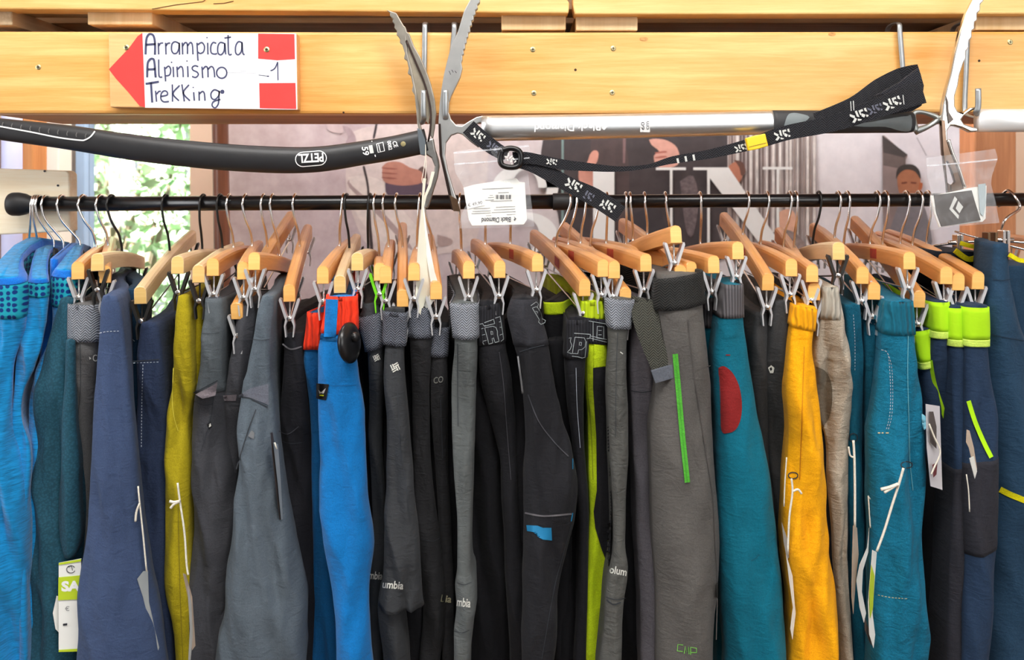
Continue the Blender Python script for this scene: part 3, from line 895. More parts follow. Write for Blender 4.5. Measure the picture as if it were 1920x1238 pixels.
v_, f_ = [(691, 273), (698, 272), (701, 287), (694, 288)], [(0, 1, 2, 3)]
decal('shaft_print', v_, f_, bvS, DA, M_OFFW, shaft)
v_, f_ = stroke_px([[(697, 264), (704, 294)], [(706, 270), (718, 267), (721, 283), (709, 286), (706, 270)], [(710, 271), (713, 284)]], 0.8)
decal('shaft_print', v_, f_, bvS, DA, M_WHITE, shaft)
rv = onto(bvS, DA, 756, 270, 0)
MB().lathe(rv, (0, -1, 0), [(-.002, .0030), (.0008, .0030), (.001, .0014)], 16).build('rivet', M_BRASS, axe)
ph = MB().poly([(782, 240), (790, 243), (797, 262), (800, 280), (796, 292), (788, 290), (784, 262)], DA - .009, .018).build('ferrule', plain('grey_ferrule', (96, 104, 110), .45, .3), axe, bevel=.001)
# steel head: toothed pick, frame and hammer
head = MB()
pick = [(724, 18), (743, 24), (757, 48), (760, 50), (763, 60), (767, 62), (776, 86), (788, 107), (799, 132), (808, 158), (815, 186), (818, 212), (815, 240), (811, 262),
        (805, 250), (806, 215), (801, 180), (792, 150), (782, 122), (770, 96), (762, 76), (764, 100), (772, 130), (779, 165), (785, 195), (787, 230), (794, 256), (801, 267), (804, 274), (797, 272), (788, 255), (782, 232), (780, 205), (777, 178), (772, 170), (774, 160), (770, 142), (764, 138), (766, 128), (763, 114), (757, 110), (759, 100), (754, 84), (749, 80), (750, 74), (746, 68), (743, 66), (744, 58), (739, 52), (740, 46), (735, 40), (737, 36), (731, 30), (731, 24)]
head.poly(pick, DA - .003, .006)
hd = head.build('pick', M_STEELD, axe, bevel=.0012)
MB().poly([(762, 76), (770, 96), (782, 122), (792, 150), (801, 180), (806, 215), (803, 232), (795, 222), (787, 228), (785, 195), (779, 165), (772, 130), (764, 100)], DA - .0006, .0025).build('pick_web', plain('matte_pick_web', (170, 160, 142), .42, .9, .12, 80), axe)
MB().tube([P(762, 76, DA - .004), P(780, 118, DA - .004), P(797, 160, DA - .004), P(807, 205, DA - .004), P(807, 240, DA - .004), P(803, 266, DA - .004)], .0012, 8, 4).build('pick_edge', plain('dark_steel_edge', (70, 58, 54), .35, 1), axe, smooth=True)
hm = MB().poly([(796, 264), (812, 258), (816, 280), (822, 298), (824, 312), (820, 334), (813, 356), (806, 380), (801, 392), (795, 391), (795, 376), (803, 352), (812, 328), (815, 312), (809, 297), (798, 290), (796, 278)], DA - .0045, .009).build('hammer_arm', M_STEEL, axe, bevel=.0018)
# string and paper booklet
tb = empty('paper_booklet', P(800, 590, 0.985))
tag(tb, 'long folded cream paper booklet hanging by string from black axe', 'booklet')
MB().tube([P(798, 270, DA - .008), P(797, 300, 1.0), P(793, 326, .99), P(791, 336, .987), P(793, 344, .986), P(797, 334, .988), P(799, 305, 1.0), P(798, 272, DA - .008)], .00035, 5, 4).build('string', M_STRING, tb, smooth=True)
def sheet(pts, D0, D1, mat, name, th=.0006):
    n = len(pts); u0 = min(p[0] for p in pts); u1 = max(p[0] for p in pts)
    return MB().poly(pts, lambda u, v: D0 + (D1 - D0) * (u - u0) / (u1 - u0), th).build(name, mat, tb)
sheet([(793, 334), (799, 335), (797, 352), (793, 392), (796, 430), (800, 470), (806, 520), (812, 548), (797, 566), (789, 592), (783, 582), (779, 560), (781, 500), (785, 440), (790, 392)], .978, .990, M_CREAM, 'page')
sheet([(790, 392), (795, 388), (800, 430), (807, 470), (815, 510), (827, 549), (812, 566), (801, 585), (790, 593), (786, 585), (794, 566), (811, 548), (805, 515), (798, 470), (793, 430)], .990, .975, M_PAPER, 'page')
sheet([(815, 322), (808, 350), (800, 368), (795, 388), (790, 392), (796, 366), (804, 345), (809, 322)], .996, 1.0, M_CREAM, 'page')

# ================================================================== LONG SILVER AXE
DB = 1.012
ax2 = empty('ice_axe', P(1200, 266, DB))
tag(ax2, 'silver-shafted walking ice axe with black webbing leash', 'ice axe', 'ice axes on the beam')
sh = [(903, 241, 24), (1000, 239.5, 23.8), (1200, 235.5, 23), (1400, 231, 22.5), (1452, 229.5, 22.3)]
mb = MB().tube([P(u, v, DB) for u, v, r in sh], [r / FPX * DB for u, v, r in sh], 32, 3, flat=(1, .6))
shaft2 = mb.build('shaft', M_ALU, ax2, smooth=True); bv2 = BVHTree.FromPolygons(mb.v, mb.f)
v_, f_ = text_px('Black Diamond', (1126, 230), (-124, 2.5), (0, 15), bold=.01)
decal('shaft_logo', v_, f_, bv2, DB, plain('etched_logo', (250, 250, 250), .8), shaft2)
decal('shaft_logo', [(1133, 228), (1140, 236), (1133, 244), (1128, 240), (1134, 236)], [(0, 1, 2, 3, 4)], bv2, DB, MATS['etched_logo'], shaft2)
st = [(1200.5, 222.5), (1218.5, 222.5), (1218.5, 248), (1200.5, 248)]
decal('size_sticker', st, [(0, 1, 2, 3)], bv2, DB, M_WHITE, shaft2, sub=2)
for body, o_, ex, ey in (('60', (1208.5, 243), (0, -14), (-6.5, 0)), ('cm', (1217, 243), (0, -15), (-5, 0))):
    v_, f_ = text_px(body, o_, ex, ey); decal('sticker_text', v_, f_, bv2, DB, M_INK, shaft2, off=.0014)
sh = [(1450, 229.5, 22.3), (1456, 229.5, 22.6), (1540, 229, 21.5), (1640, 229, 20.5), (1700, 229, 20.5), (1712, 229, 17)]
mb = MB().tube([P(u, v, DB) for u, v, r in sh], [r / FPX * DB for u, v, r in sh], 32, 3, flat=(1, .65))
grip2 = mb.build('grip', M_GRIP, ax2, smooth=True); bvg = BVHTree.FromPolygons(mb.v, mb.f)
decal('grip_insert', smooth_line([(1470, 236), (1476, 218), (1484, 212), (1500, 213), (1518, 220), (1500, 234), (1484, 242), (1470, 236)], 3)[:-1], [tuple(range(21))], bvg, DB, M_GRIPG, grip2, sub=2)
decal('grip_insert', smooth_line([(1590, 235), (1640, 234), (1690, 224), (1708, 216), (1708, 244), (1690, 246), (1660, 238), (1620, 238), (1590, 235)], 3)[:-1], [tuple(range(24))], bvg, DB, M_GRIPG, grip2, sub=2)
loop = [(1716, 246), (1711, 228), (1714, 212), (1732, 211), (1758, 222), (1742, 236), (1716, 246)]
MB().tube([P(u, v, DB) for u, v in loop], [.0048, .005, .003, .0026, .0036, .003, .0048], 10, 5, flat=(1, .9)).build('spike', plain('cast_spike', (160, 164, 162), .4, .9, .05), ax2, smooth=True)
hd2 = MB()
hd2.poly([(905, -26), (890, -18), (881, 0), (870, 20), (858, 60), (846, 85), (838, 115), (832, 140), (827, 170), (824, 195), (822, 228), (822, 255), (826, 290), (832, 320), (838, 345), (845, 372), (850, 396), (862, 396), (858, 380), (849, 352), (840, 322), (834, 292), (836, 268), (846, 254), (858, 250), (866, 252), (882, 266), (897, 277), (899, 272), (884, 258), (872, 248), (884, 238), (898, 230), (906, 230), (906, 217), (894, 219), (878, 228), (866, 236), (856, 235), (846, 224), (841, 210), (842, 192), (846, 180), (854, 164), (863, 145), (867, 128), (865, 118), (867, 112), (867, 104), (870, 102), (869, 94), (872, 92), (872, 83), (875, 81), (875, 72), (878, 70), (878, 62), (882, 60), (881, 50), (885, 48), (884, 40), (888, 38), (888, 30), (892, 27), (891, 20), (896, 16), (895, 9), (900, 5), (900, -4), (904, -8)], DB - .004, .008)
hd2.build('head', plain('cast_grey_steel', (172, 172, 170), .38, .75, .06, 70), ax2, bevel=.0022)
MB().poly([(843, 366), (850, 396), (863, 397), (857, 374)], lambda u, v: DB - .03 + .02 * (v - 366) / 30, .003).build('adze', MATS['worn_steel'], ax2)
MB().poly([(822, 232), (826, 232), (829, 292), (842, 345), (852, 394), (847, 394), (833, 330), (824, 290)], DB - .006, .003).build('head_edge', plain('dark_steel_edge', (70, 58, 54)), ax2)
v_, f_ = stroke_px([[(842, 133), (845, 140)], [(847, 131), (850, 136)], [(853, 133), (856, 137)]], .5)
flat_px('stamp', v_, f_, DB - .0046, M_INK, ax2)

# leash of the silver axe
lea = empty('axe_leash', P(1165, 400, 1.0))
tag(lea, 'black webbing wrist leash with white pattern on silver axe', 'strap')
L = 0.0016
MB().ribbon([(878, 238), (900, 258), (925, 277), (950, 292)], [15, 15, 14, 12], 0.996, L).build('strap_end', M_STRAP, lea)
MB().ribbon([(962, 298), (985, 296), (1012, 300), (1050, 308), (1100, 313), (1160, 317), (1215, 312), (1262, 300), (1330, 289), (1398, 273)], [13, 11, 10, 10, 8, 5, 3.5, 7, 8.5, 11], [.992, .992, .993, .994, .995, .996, .996, .995, .994, .994], L).build('strap_band', M_STRAP, lea)
MB().ribbon([(966, 300), (1000, 309), (1030, 326), (1070, 348), (1115, 370), (1164, 402)], [13, 15, 14, 14.5, 17, 17], [.994, .995, .996, .998, 1.0, 1.002], L).build('strap_tail', M_STRAP, lea)
MB().ribbon([(1428, 264), (1480, 248), (1560, 232), (1640, 205), (1700, 182), (1731, 172)], [13, 14, 15, 18, 21, 22], [.992, .99, .985, .98, .98, .984], L).build('strap_band', M_STRAP, lea)
MB().ribbon([(1530, 226), (1600, 198), (1650, 165), (1690, 144), (1724, 132)], [14, 16, 18, 17, 12], [.99, 1.0, 1.012, 1.016, 1.0], L).build('wrist_loop', M_STRAP, lea)
MB().poly([(1640, 180), (1690, 152), (1723, 126), (1733, 160), (1729, 198), (1712, 208), (1676, 214), (1650, 206), (1690, 188), (1700, 172)], .986, .005).build('loop_fold', fabric('strap_grey', (48, 48, 54), 'webbing'), lea, bevel=.001)
bk_ = circle_px(957, 296, 17, 16, 20)
MB().tube([P(u, v, .987) for u, v in [(942, 282), (957, 278), (973, 283), (977, 297), (972, 311), (956, 314), (941, 309), (938, 295), (942, 282)]], .0034, 10, 4).build('buckle', plain('black_buckle', (12, 12, 14), .3), lea, smooth=True)
MB().ribbon([(1401, 271), (1418, 267), (1438, 262)], [12, 13, 12], .985, .006, 3).build('slider', M_YELLOW, lea, bevel=.001)
v_, f_ = stroke_px([[(1404, 276), (1437, 268)]], .7); flat_px('slider_groove', v_, f_, .9845, plain('slider_shadow', (150, 120, 10), .6), lea)
def wpat(cx, cy, ang, s, D, hi=True):
    """woven white chevron pattern on the strap"""
    ca, sa = math.cos(math.radians(ang)), math.sin(math.radians(ang))
    V = []; Fc = []
    for q in ([(-11, -6), (-5, -1), (-7, 2), (-12, -3)], [(-12, 6), (-6, 1), (-4, 4), (-9, 8)], [(-3, -7), (0, -7), (0, 3), (-3, 1)], [(-3, 4), (2, 7), (0, 8), (-4, 7)], [(2, -6), (8, -6), (8, -3), (4, -3), (4, 1), (2, 1)],
              [(5, -1), (9, 3), (6, 6), (3, 3)], [(10, -6), (13, -6), (13, 0), (10, -2)], [(10, 3), (13, 5), (11, 7), (9, 6)]):
        n = len(V)
        V += [(cx + s * (x * ca - y * sa), cy + s * (x * sa + y * ca)) for x, y in q]; Fc.append(tuple(range(n, n + len(q))))
    flat_px('woven_mark', V, Fc, D, M_OFFW if hi else plain('strap_grey_mark', (96, 98, 112), .8), lea)
wpat(896, 252, 38, 1.1, .9952); wpat(957, 297, 50, .9, .9855); wpat(1034, 303, 8, .8, .9918)
wpat(1075, 346, 30, 1.25, .997); wpat(1138, 384, 32, 1.25, 1.0005); wpat(1100, 365, 30, 1.1, .9992, False)
wpat(1388, 277, -14, .9, .9932); wpat(1466, 252, -14, 1.2, .9898); wpat(1610, 216, -22, 1.35, .979); wpat(1672, 193, -22, 1.35, .9792); wpat(1640, 204, -20, 1.1, .9793, False)
wpat(925, 275, 36, 1.0, .9953, False)
for ln, w_, d_ in (([(1270, 297), (1272, 306)], 2.0, .9935), ([(1285, 293), (1287, 303)], 2.0, .9935), ([(1300, 290), (1302, 301)], 2.0, .9935),
                   ([(1693, 178), (1695, 196)], .8, .9788), ([(1595, 190), (1596, 208)], .8, .9788), ([(1600, 189), (1601, 207)], .8, .9788)):
    v_, f_ = stroke_px([ln], w_); flat_px('bar_tack', v_, f_, d_, M_OFFW, lea)

# ================================================================== RIGHT AXE
DC = 1.008
ax3 = empty('ice_axe', P(1800, 360, DC))
tag(ax3, 'rightmost ice axe with bright white steel pick and adze', 'ice axe', 'ice axes on the beam')
sh = [(1832, 226, 21.5), (1920, 226, 21.5), (2060, 226, 21)]
MB().tube([P(u, v, DC) for u, v, r in sh], [r / FPX * DC for u, v, r in sh], 28, 1, flat=(1, .6)).build('shaft', plain('white_alloy_shaft', (246, 246, 246), .35, .5), ax3, smooth=True)
m3 = plain('bright_polished_steel', (228, 224, 218), .25, 1, .04)
hd3 = MB()
hd3.poly([(1852, -26), (1836, -18), (1825, 0), (1812, 25), (1800, 60), (1790, 100), (1782, 140), (1775, 165), (1768, 195), (1765, 225), (1766, 250), (1768, 280), (1769, 292), (1788, 292), (1786, 285), (1778, 262), (1777, 245), (1783, 236), (1790, 236), (1804, 240), (1820, 248), (1834, 247), (1835, 240), (1824, 238), (1808, 232), (1803, 224), (1810, 214), (1822, 207), (1834, 205), (1834, 199), (1820, 202), (1806, 212), (1796, 208), (1791, 198), (1791, 180), (1797, 160), (1800, 140), (1804, 128), (1808, 116), (1812, 110), (1812, 96), (1817, 90), (1818, 76), (1823, 70), (1823, 58), (1828, 54), (1828, 42), (1833, 38), (1833, 25), (1839, 20), (1839, 8), (1845, 2), (1845, -10), (1850, -14)], DC - .004, .008)
hd3.build('head', m3, ax3, bevel=.0022)
MB().poly([(1774, 180), (1778, 190), (1779, 210), (1788, 224), (1779, 232), (1776, 210)], DC - .0052, .003).build('head_slot', plain('dark_slot', (96, 88, 84), .4, .9), ax3)
MB().poly([(1765, 225), (1768, 280), (1771, 310), (1776, 345), (1777, 364), (1782.5, 362.3), (1782.5, 346.5), (1777, 343), (1775, 322), (1773.5, 304), (1777, 302), (1784, 318), (1791, 341), (1788, 345), (1783, 346.5), (1783, 362.2), (1807, 354.5), (1793, 312), (1783, 288), (1775, 264), (1772, 226)], DC - .0056, .005).build('adze', plain('mirror_dark_steel', (110, 90, 76), .2, 1, .3, 25), ax3, bevel=.0006)
MB().tube([P(1778, 262, DC - .004), P(1785, 286, DC - .004), P(1796, 312, DC - .004), P(1809, 353, DC - .004)], .0022, 8, 4).build('adze_rim', m3, ax3, smooth=True)

# ================================================================== ZIP BAGS WITH LEAFLETS
bagmat = clear_plastic('clear_bag_plastic', .11)
sealmat = clear_plastic('bag_seal_plastic', .34)
def zipbag(name, pts, D, label, zipline):
    o = empty(name, P(sum(p[0] for p in pts) / len(pts), max(p[1] for p in pts), D))
    tag(o, label, 'bag', 'zip bags on the axes')
    # two slightly wavy films
    for k, off in enumerate((-.004, .004)):
        bm = bmesh.new()
        vs_ = [bm.verts.new((u, v, 0)) for u, v in pts]
        bm.faces.new(vs_)
        bmesh.ops.triangulate(bm, faces=bm.faces)
        for _ in range(3):
            es = [e for e in bm.edges if e.calc_length() > 14]
            if es: bmesh.ops.subdivide_edges(bm, edges=es, cuts=1)
            bmesh.ops.triangulate(bm, faces=bm.faces)
        bm.verts.index_update()
        V = [P(v.co.x, v.co.y, D + off + .005 * noise.noise(Vector((v.co.x * .03, v.co.y * .03, k * 7.0)))) for v in bm.verts]
        Fc = [tuple(v.index for v in f.verts) for f in bm.faces]
        bm.free()
        mk('film', V, Fc, bagmat, o)
    for zl in zipline:
        MB().ribbon(zl, 1.3, D - .0095, .001, 2).build('zip_seal', sealmat, o)
    return o
DBG = 1.0
bag1 = zipbag('zip_bag', [(850, 284), (900, 278), (992, 271), (995, 290), (990, 320), (992, 345), (997, 385), (1002, 425), (930, 427), (858, 429), (866, 400), (880, 372), (866, 345), (853, 322)], DBG, 'clear zip bag with upside-down white leaflet under silver axe head', [[(851, 308), (920, 303), (993, 296)], [(851, 287), (920, 281), (992, 274)]])
def shp(name, pts, D, mat, parent, th=.0006):
    return MB().poly(pts, D, th).build(name, mat, parent)
lf = shp('leaflet', [(869, 352), (890, 346), (968, 334), (974, 341), (984, 342), (988, 412), (982, 421), (885, 423), (879, 412), (876, 395)], DBG - .001, M_PAPER, bag1, .006)
e = DBG - .0016
v_, f_ = text_px('Black Diamond', (958, 407), (-55, 1.5), (-.3, 9.5), bold=.02); flat_px('leaflet_print', v_, f_, e, M_INK, lf)
flat_px('leaflet_print', [(963, 405), (968, 410), (965, 415), (963, 412), (965, 409.5)], [(0, 1, 2, 3, 4)], e, M_INK, lf)
V = []; Fc = []
def rect(u0, v0, u1, v1, sl=0.0):
    n = len(V); V.extend([(u0, v0), (u1, v0 - sl * (u1 - u0)), (u1, v1 - sl * (u1 - u0)), (u0, v1)]); Fc.append((n, n+1, n+2, n+3))
for (u0, u1, v) in ((904, 962, 354), (934, 954, 361), (918, 924, 366), (915, 926, 370), (910, 926, 375), (920, 960, 377), (930, 966, 388), (926, 966, 393), (922, 967, 398), (950, 967, 402), (888, 919, 391), (886, 920, 396), (884, 920, 400), (911, 921, 404)):
    rect(u0, v, u1, v + 1.1, .04)
flat_px('leaflet_print', V, Fc, e, plain('faint_print', (150, 150, 148), .8), lf)
V = []; Fc = []
_r = random.Random(3); uu = 929.0
while uu < 957:
    w_ = _r.choice([.5, .8, 1.3]); rect(uu, 365.5, uu + w_, 373.5); uu += w_ + _r.choice([.5, .8, 1.6])
flat_px('barcode', V, Fc, e, M_INK, lf)
V = []; Fc = []; 
flat_px('price_sticker', [(873, 378), (905, 371), (908, 385), (877, 392)], [(0, 1, 2, 3)], e - .0003, plain('sticker_white', (246, 246, 244), .6), lf)
v_, f_ = text_px('\u20ac 49,90', (878, 389), (27, -5.5), (-1.4, -7.5)); flat_px('price_print', v_, f_, e - .0006, plain('price_grey', (120, 120, 122), .8), lf)

bag2 = zipbag('zip_bag', [(1737, 296), (1800, 288), (1866, 279), (1871, 297), (1860, 330), (1858, 345), (1866, 375), (1874, 418), (1800, 424), (1744, 432), (1742, 390), (1745, 355), (1738, 330)], DBG, 'clear zip bag with brown logo card at the rightmost axe', [[(1738, 311), (1800, 306), (1870, 299)]])
lf2 = shp('leaflet', [(1746, 368), (1822, 352), (1850, 348), (1848, 410), (1842, 416), (1762, 426), (1752, 400)], DBG + .001, M_PAPER, bag2, .003)
cd = shp('card', [(1752, 366), (1822, 357), (1828, 378), (1839, 413), (1766, 425), (1757, 400)], DBG - .001, plain('brown_card', (58, 50, 44), .5, 0, .06), bag2, .002)
flat_px('card_logo', [(1790, 368), (1795, 374), (1786, 391), (1798, 404), (1797, 411), (1780, 392)], [(0, 1, 2, 3, 4, 5)], DBG - .0013, M_OFFW, cd)
flat_px('card_logo', [(1797, 377), (1806, 388), (1799, 400), (1792, 391)], [(0, 1, 2, 3)], DBG - .0013, M_OFFW, cd)
shp('grey_insert', [(1834, 346), (1848, 344), (1849, 380), (1844, 406), (1838, 400)], DBG - .0008, plain('grey_tag', (166, 180, 184), .5), bag2, .0005)

# ================================================================== HANGERS
HL = 0.18
def bar_mesh(name, m_side, m_end):
    w_, h_ = 0.0068, 0.021
    prof = [(-w_, -h_), (w_, -h_), (w_, -.0065), (w_ * .92, -.0035), (w_ * .62, -.001), (0, 0), (-w_ * .62, -.001), (-w_ * .92, -.0035), (-w_, -.0065)]
    n = len(prof); V = []; Fc = []; fm = []
    ys = [-HL, -HL + .0008, -.12, -.06, 0, .06, .12, HL - .0008, HL]
    for i, y in enumerate(ys):
        k = 0.93 if i in (0, len(ys) - 1) else 1.0
        dz = -0.0045 * (abs(y) / HL) ** 2      # slight droop of the arms
        for (x, z) in prof:
            V.append((x * k, y, (z + h_ / 2) * k - h_ / 2 + dz))
    for i in range(len(ys) - 1):
        for k in range(n):
            a = i * n + k; b = i * n + (k + 1) % n
            Fc.append((a, b, b + n, a + n)); fm.append(0)
    Fc.append(tuple(range(n))[::-1]); fm.append(1)
    Fc.append(tuple((len(ys) - 1) * n + k for k in range(n))); fm.append(1)
    me = bpy.data.meshes.new(name)
    me.from_pydata(V, [], Fc); me.materials.append(m_side); me.materials.append(m_end)
    me.polygons.foreach_set('material_index', fm)
    fix_normals(me); me.update()
    return me
ME_BAR = bar_mesh('hanger_bar', M_HANG, M_HANGEND)
ME_BARP = bar_mesh('hanger_bar_pale', M_HANGP, M_HANGPE)

def raw_mesh(name, mb, mat, smooth=False):
    me = bpy.data.meshes.new(name); me.from_pydata(mb.v, [], mb.f); me.materials.append(mat)
    fix_normals(me)
    if smooth: me.polygons.foreach_set('use_smooth', [True] * len(me.polygons))
    return me
def clip_parts(mat, tag_):
    # jaw pair seen from the front: handles flare up, jaws close downwards
    c = MB()
    for s in (-1, 1):
        P0 = [(s * .0022, .002), (s * .0050, .000), (s * .0120, .0215), (s * .0112, .0242), (s * .0090, .0232), (s * .0030, .0040)]
        n = len(P0)
        V = [(x, -.0048, z) for x, z in P0] + [(x, .0048, z) for x, z in P0]
        c.add(V, [tuple(range(n)), tuple(range(2 * n - 1, n - 1, -1))] + [(i, (i + 1) % n, n + (i + 1) % n, n + i) for i in range(n)])
        P1 = [(s * .0022, .003), (s * .0045, .001), (s * .0062, -.008), (s * .0048, -.021), (s * .0034, -.021), (s * .0045, -.008), (s * .0018, -.001)]
        n = len(P1)
        V = [(x, -.0042, z) for x, z in P1] + [(x, .0042, z) for x, z in P1]
        c.add(V, [tuple(range(n)), tuple(range(2 * n - 1, n - 1, -1))] + [(i, (i + 1) % n, n + (i + 1) % n, n + i) for i in range(n)])
    sp = MB().lathe((0, -.0058, .0005), (0, 1, 0), [(0, .0026), (.0004, .0030), (.0112, .0030), (.0116, .0026)], 12)
    return raw_mesh('clip_' + tag_, c, mat), raw_mesh('clip_spring_' + tag_, sp, M_CHROME if mat is not M_BLACKW else M_BLACKW, True)
ME_CLIP = clip_parts(M_CLIP, 'chrome'); ME_CLIPB = clip_parts(plain('gunmetal_clip', (58, 56, 54), .4, .6), 'dark')
ME_CLIPG = clip_parts(M_GREENP, 'green')
ME_STK = raw_mesh('size_sticker', MB().box((-.0071, -.062, -.0180), (-.0069, -.030, -.0055)), M_REDSTK)

HG = {}
def hanger(key, urod, c, f, label, hook='chrome', pale=False, clip='chrome', wire=0.026, sticker=False, rear_clip=True):
    C = P(c[0], c[1], DR)
    # front end on its sight line, half a bar length from the middle
    d = (P(f[0], f[1] - 15, 1.0) - Vector((0, 0, EYE))).normalized()
    o = Vector((0, 0, EYE)); oc = o - C
    bq = d.dot(oc); cq = oc.length_squared - HL * HL
    disc = bq * bq - cq
    t = -bq - math.sqrt(disc) if disc > 0 else -bq
    Fp = o + d * t
    ydir = (C - Fp).normalized()
    xdir = ydir.cross(Vector((0, 0, 1))).normalized()
    zdir = xdir.cross(ydir).normalized()
    R = Matrix((xdir, ydir, zdir)).transposed().to_4x4()
    root = empty('clip_hanger', C)
    tag(root, label, 'hanger', 'wooden clip hangers on the rod')
    b = bpy.data.objects.new('wooden_bar', ME_BARP if pale else ME_BAR); COL.objects.link(b); b.parent = root
    b.matrix_local = R
    if sticker:
        s = bpy.data.objects.new('size_sticker', ME_STK); COL.objects.link(s); s.parent = root; s.matrix_local = R
    # hook
    rp = rodpt(urod); rr = 0.0118; wr = 0.00165
    lift = rp - C
    pts = [C + zdir * -.002, C + Vector((lift.x * .04, 0, .006)), C + Vector((lift.x * .18, -.004, lift.z * .36)), C + Vector((lift.x * .62, -.010, lift.z * .62))]
    for a in (-150, -190, -230, -270, -310, -350, -385):
        aa = math.radians(a)
        pts.append(rp + Vector((0.0015 * (a + 150) / -235, rr * math.cos(aa) * (1 if True else 1), rr * math.sin(aa))))
    pts[4] = rp + Vector((0, -rr, -.004))
    hk = MB().tube(pts, wr, 8, 4)
    hk.build('hook', M_CHROME if hook == 'chrome' else M_BLACKW, root, smooth=True)
    # wire rail carrying the two clips
    a = HL - .009
    bot = Vector((0, 0, -wire))
    A0 = R @ Vector((0, -a, -.021)) + C; B0 = R @ Vector((0, a, -.021)) + C
    A1 = A0 + bot; B1 = B0 + bot
    mid = 0.5 * (A1 + B1)
    rail = MB().tube([A0 + Vector((0, 0, .004)), A0 + bot * .5, A1 + Vector((0, 0, .003)), A1 + (B1 - A1) * .03, mid, A1 + (B1 - A1) * .97, B1 + Vector((0, 0, .003)), B0 + bot * .5, B0 + Vector((0, 0, .004))], .0011, 6, 3)
    rail.build('clip_rail', M_CHROME if clip != 'dark' else M_BLACKW, root, smooth=True)
    cm = {'chrome': ME_CLIP, 'dark': ME_CLIPB, 'green': ME_CLIPG}[clip]
    yaw = math.atan2(-ydir.x, ydir.y)
    for q, pt in enumerate((A1, B1)):
        if q == 1 and not rear_clip: continue
        k = bpy.data.objects.new('clip', cm[0]); COL.objects.link(k); k.parent = root
        k.location = pt - C; k.rotation_euler = (0, 0, yaw * .6)
        s = bpy.data.objects.new('clip_spring', cm[1]); COL.objects.link(s); s.parent = k
    HG[key] = dict(C=C, F=Fp, R=C + (C - Fp), clip=A1, rear=B1, root=root)
    return root

W = 'wooden clip hanger '
hanger('E', 155, (180, 463), (146, 498), 'beech clip hanger holding grey trousers beside the blue shirts')
hanger('G', 188, (203, 460), (196, 505), 'clip hanger behind the pale one, carrying blue denim trousers')
hanger('F', 208, (229, 471), (183, 482), 'pale wooden hanger with black hook holding the navy twill trousers', 'black', True, 'dark')
hanger('H', 310, (318, 470), (262, 545), 'long pale hanger slanting across the window, black hook', 'black', True, 'dark')
hanger('I', 380, (379, 467), (333, 487), 'pale hanger with black hook above the mustard trousers', 'black', True, 'dark')
hanger('J', 412, (417, 465), (372, 504), 'narrow-ended pale hanger with black hook right of mustard trousers', 'black', True, 'dark')
hanger('K', 430, (438, 464), (399, 491), 'beech hanger above the left slate trousers with open pocket')
hanger('L', 460, (473, 461), (456, 498), 'beech hanger above the middle slate trousers')
hanger('L2', 494, (501, 463), (442, 576), 'steeply tilted beech hanger whose low end sits between slate trousers')
hanger('M', 511, (524, 480), (477, 480), 'beech hanger turned sideways above the widest slate trousers')
hanger('N', 553, (562, 462), (542, 541), 'tilted beech hanger holding the black jeans left of red waistbands')
hanger('P', 644, (637, 461), (605, 506), 'beech hanger above the red and blue waistband')
hanger('O', 649, (655, 465), (637, 524), 'slim pale hanger with black hook behind the red waistband', 'black', True, 'dark')
hanger('Q', 693, (690, 466), (670, 481), 'short-looking pale hanger with black hook left of the green clip', 'black', True, 'chrome')
hanger('G2', 703, (711, 480), (712, 500), 'hanger with a bright green plastic clip', 'chrome', False, 'green', .02)
hanger('R', 720, (729, 463), (723, 505), 'beech hanger just right of the green clip')
hanger('S', 743, (755, 464), (755, 551), 'steeply tilted beech hanger pointing straight at the viewer')
hanger('S2', 787, (782, 466), (776, 500), 'beech hanger half hidden behind the paper booklet')
hanger('T', 797, (811, 470), (818, 536), 'beech hanger directly right of the paper booklet')
hanger('U', 862, (865, 470), (879, 496), 'beech hanger below the leaflet bag, above light grey trousers')
hanger('V', 911, (910, 458), (937, 495), 'beech hanger right below the middle of the leaflet bag')
hanger('W', 958, (957, 457), (1008, 483), 'beech hanger below the right corner of the leaflet bag', sticker=True)
hanger('X', 1068, (1042, 463), (1097, 530), 'low slanting beech hanger with red sticker above lime waistband', sticker=True)
hanger('Y', 1080, (1066, 458), (1131, 493), 'front of two close-set beech hangers above the lime waistband', sticker=True)
hanger('Y2', 1097, (1089, 456), (1152, 496), 'rear of two close-set beech hangers above the lime waistband', sticker=True)
hanger('Z', 1121, (1107, 462), (1174, 547), 'lowest beech hanger, its end just above a grey webbing waistband')
hanger('AA', 1137, (1137, 456), (1211, 483), 'beech hanger left of the upward tilted one', sticker=True)
hanger('AA2', 1172, (1174, 457), (1297, 498), 'beech hanger whose end peeps over the black belt')
hanger('AB', 1180, (1187, 452), (1266, 430), 'beech hanger tilted upwards holding grey trousers with black belt')
hanger('AB2', 1207, (1214, 440), (1277, 505), 'beech hanger with end just left of and below its neighbour, over belt')
hanger('AC2', 1246, (1258, 463), (1338, 486), 'beech hanger between the black belt and the teal trousers')
hanger('AC', 1311, (1313, 457), (1383, 460), 'level beech hanger holding teal trousers with red patch', wire=.024)
hanger('AD', 1400, (1393, 440), (1441, 520), 'slanting beech hanger right of the teal trousers', sticker=True)
hanger('AE', 1437, (1426, 458), (1484, 492), 'beech hanger above the dark grey trousers left of orange ones')
hanger('AF', 1479, (1469, 463), (1523, 503), 'beech hanger holding the orange trousers')
hanger('AF2', 1490, (1489, 464), (1527, 538), 'low beech hanger peeping out under the orange trousers hanger')
hanger('AG', 1534, (1524, 458), (1572, 461), 'pale hanger with black hook holding the beige trousers', 'black', True, 'dark', .022)
hanger('AH', 1570, (1565, 446), (1618, 507), 'beech hanger right of the pale one, above blue denim', sticker=True)
hanger('AI', 1587, (1582, 463), (1640, 537), 'low beech hanger above the narrow denim trousers')
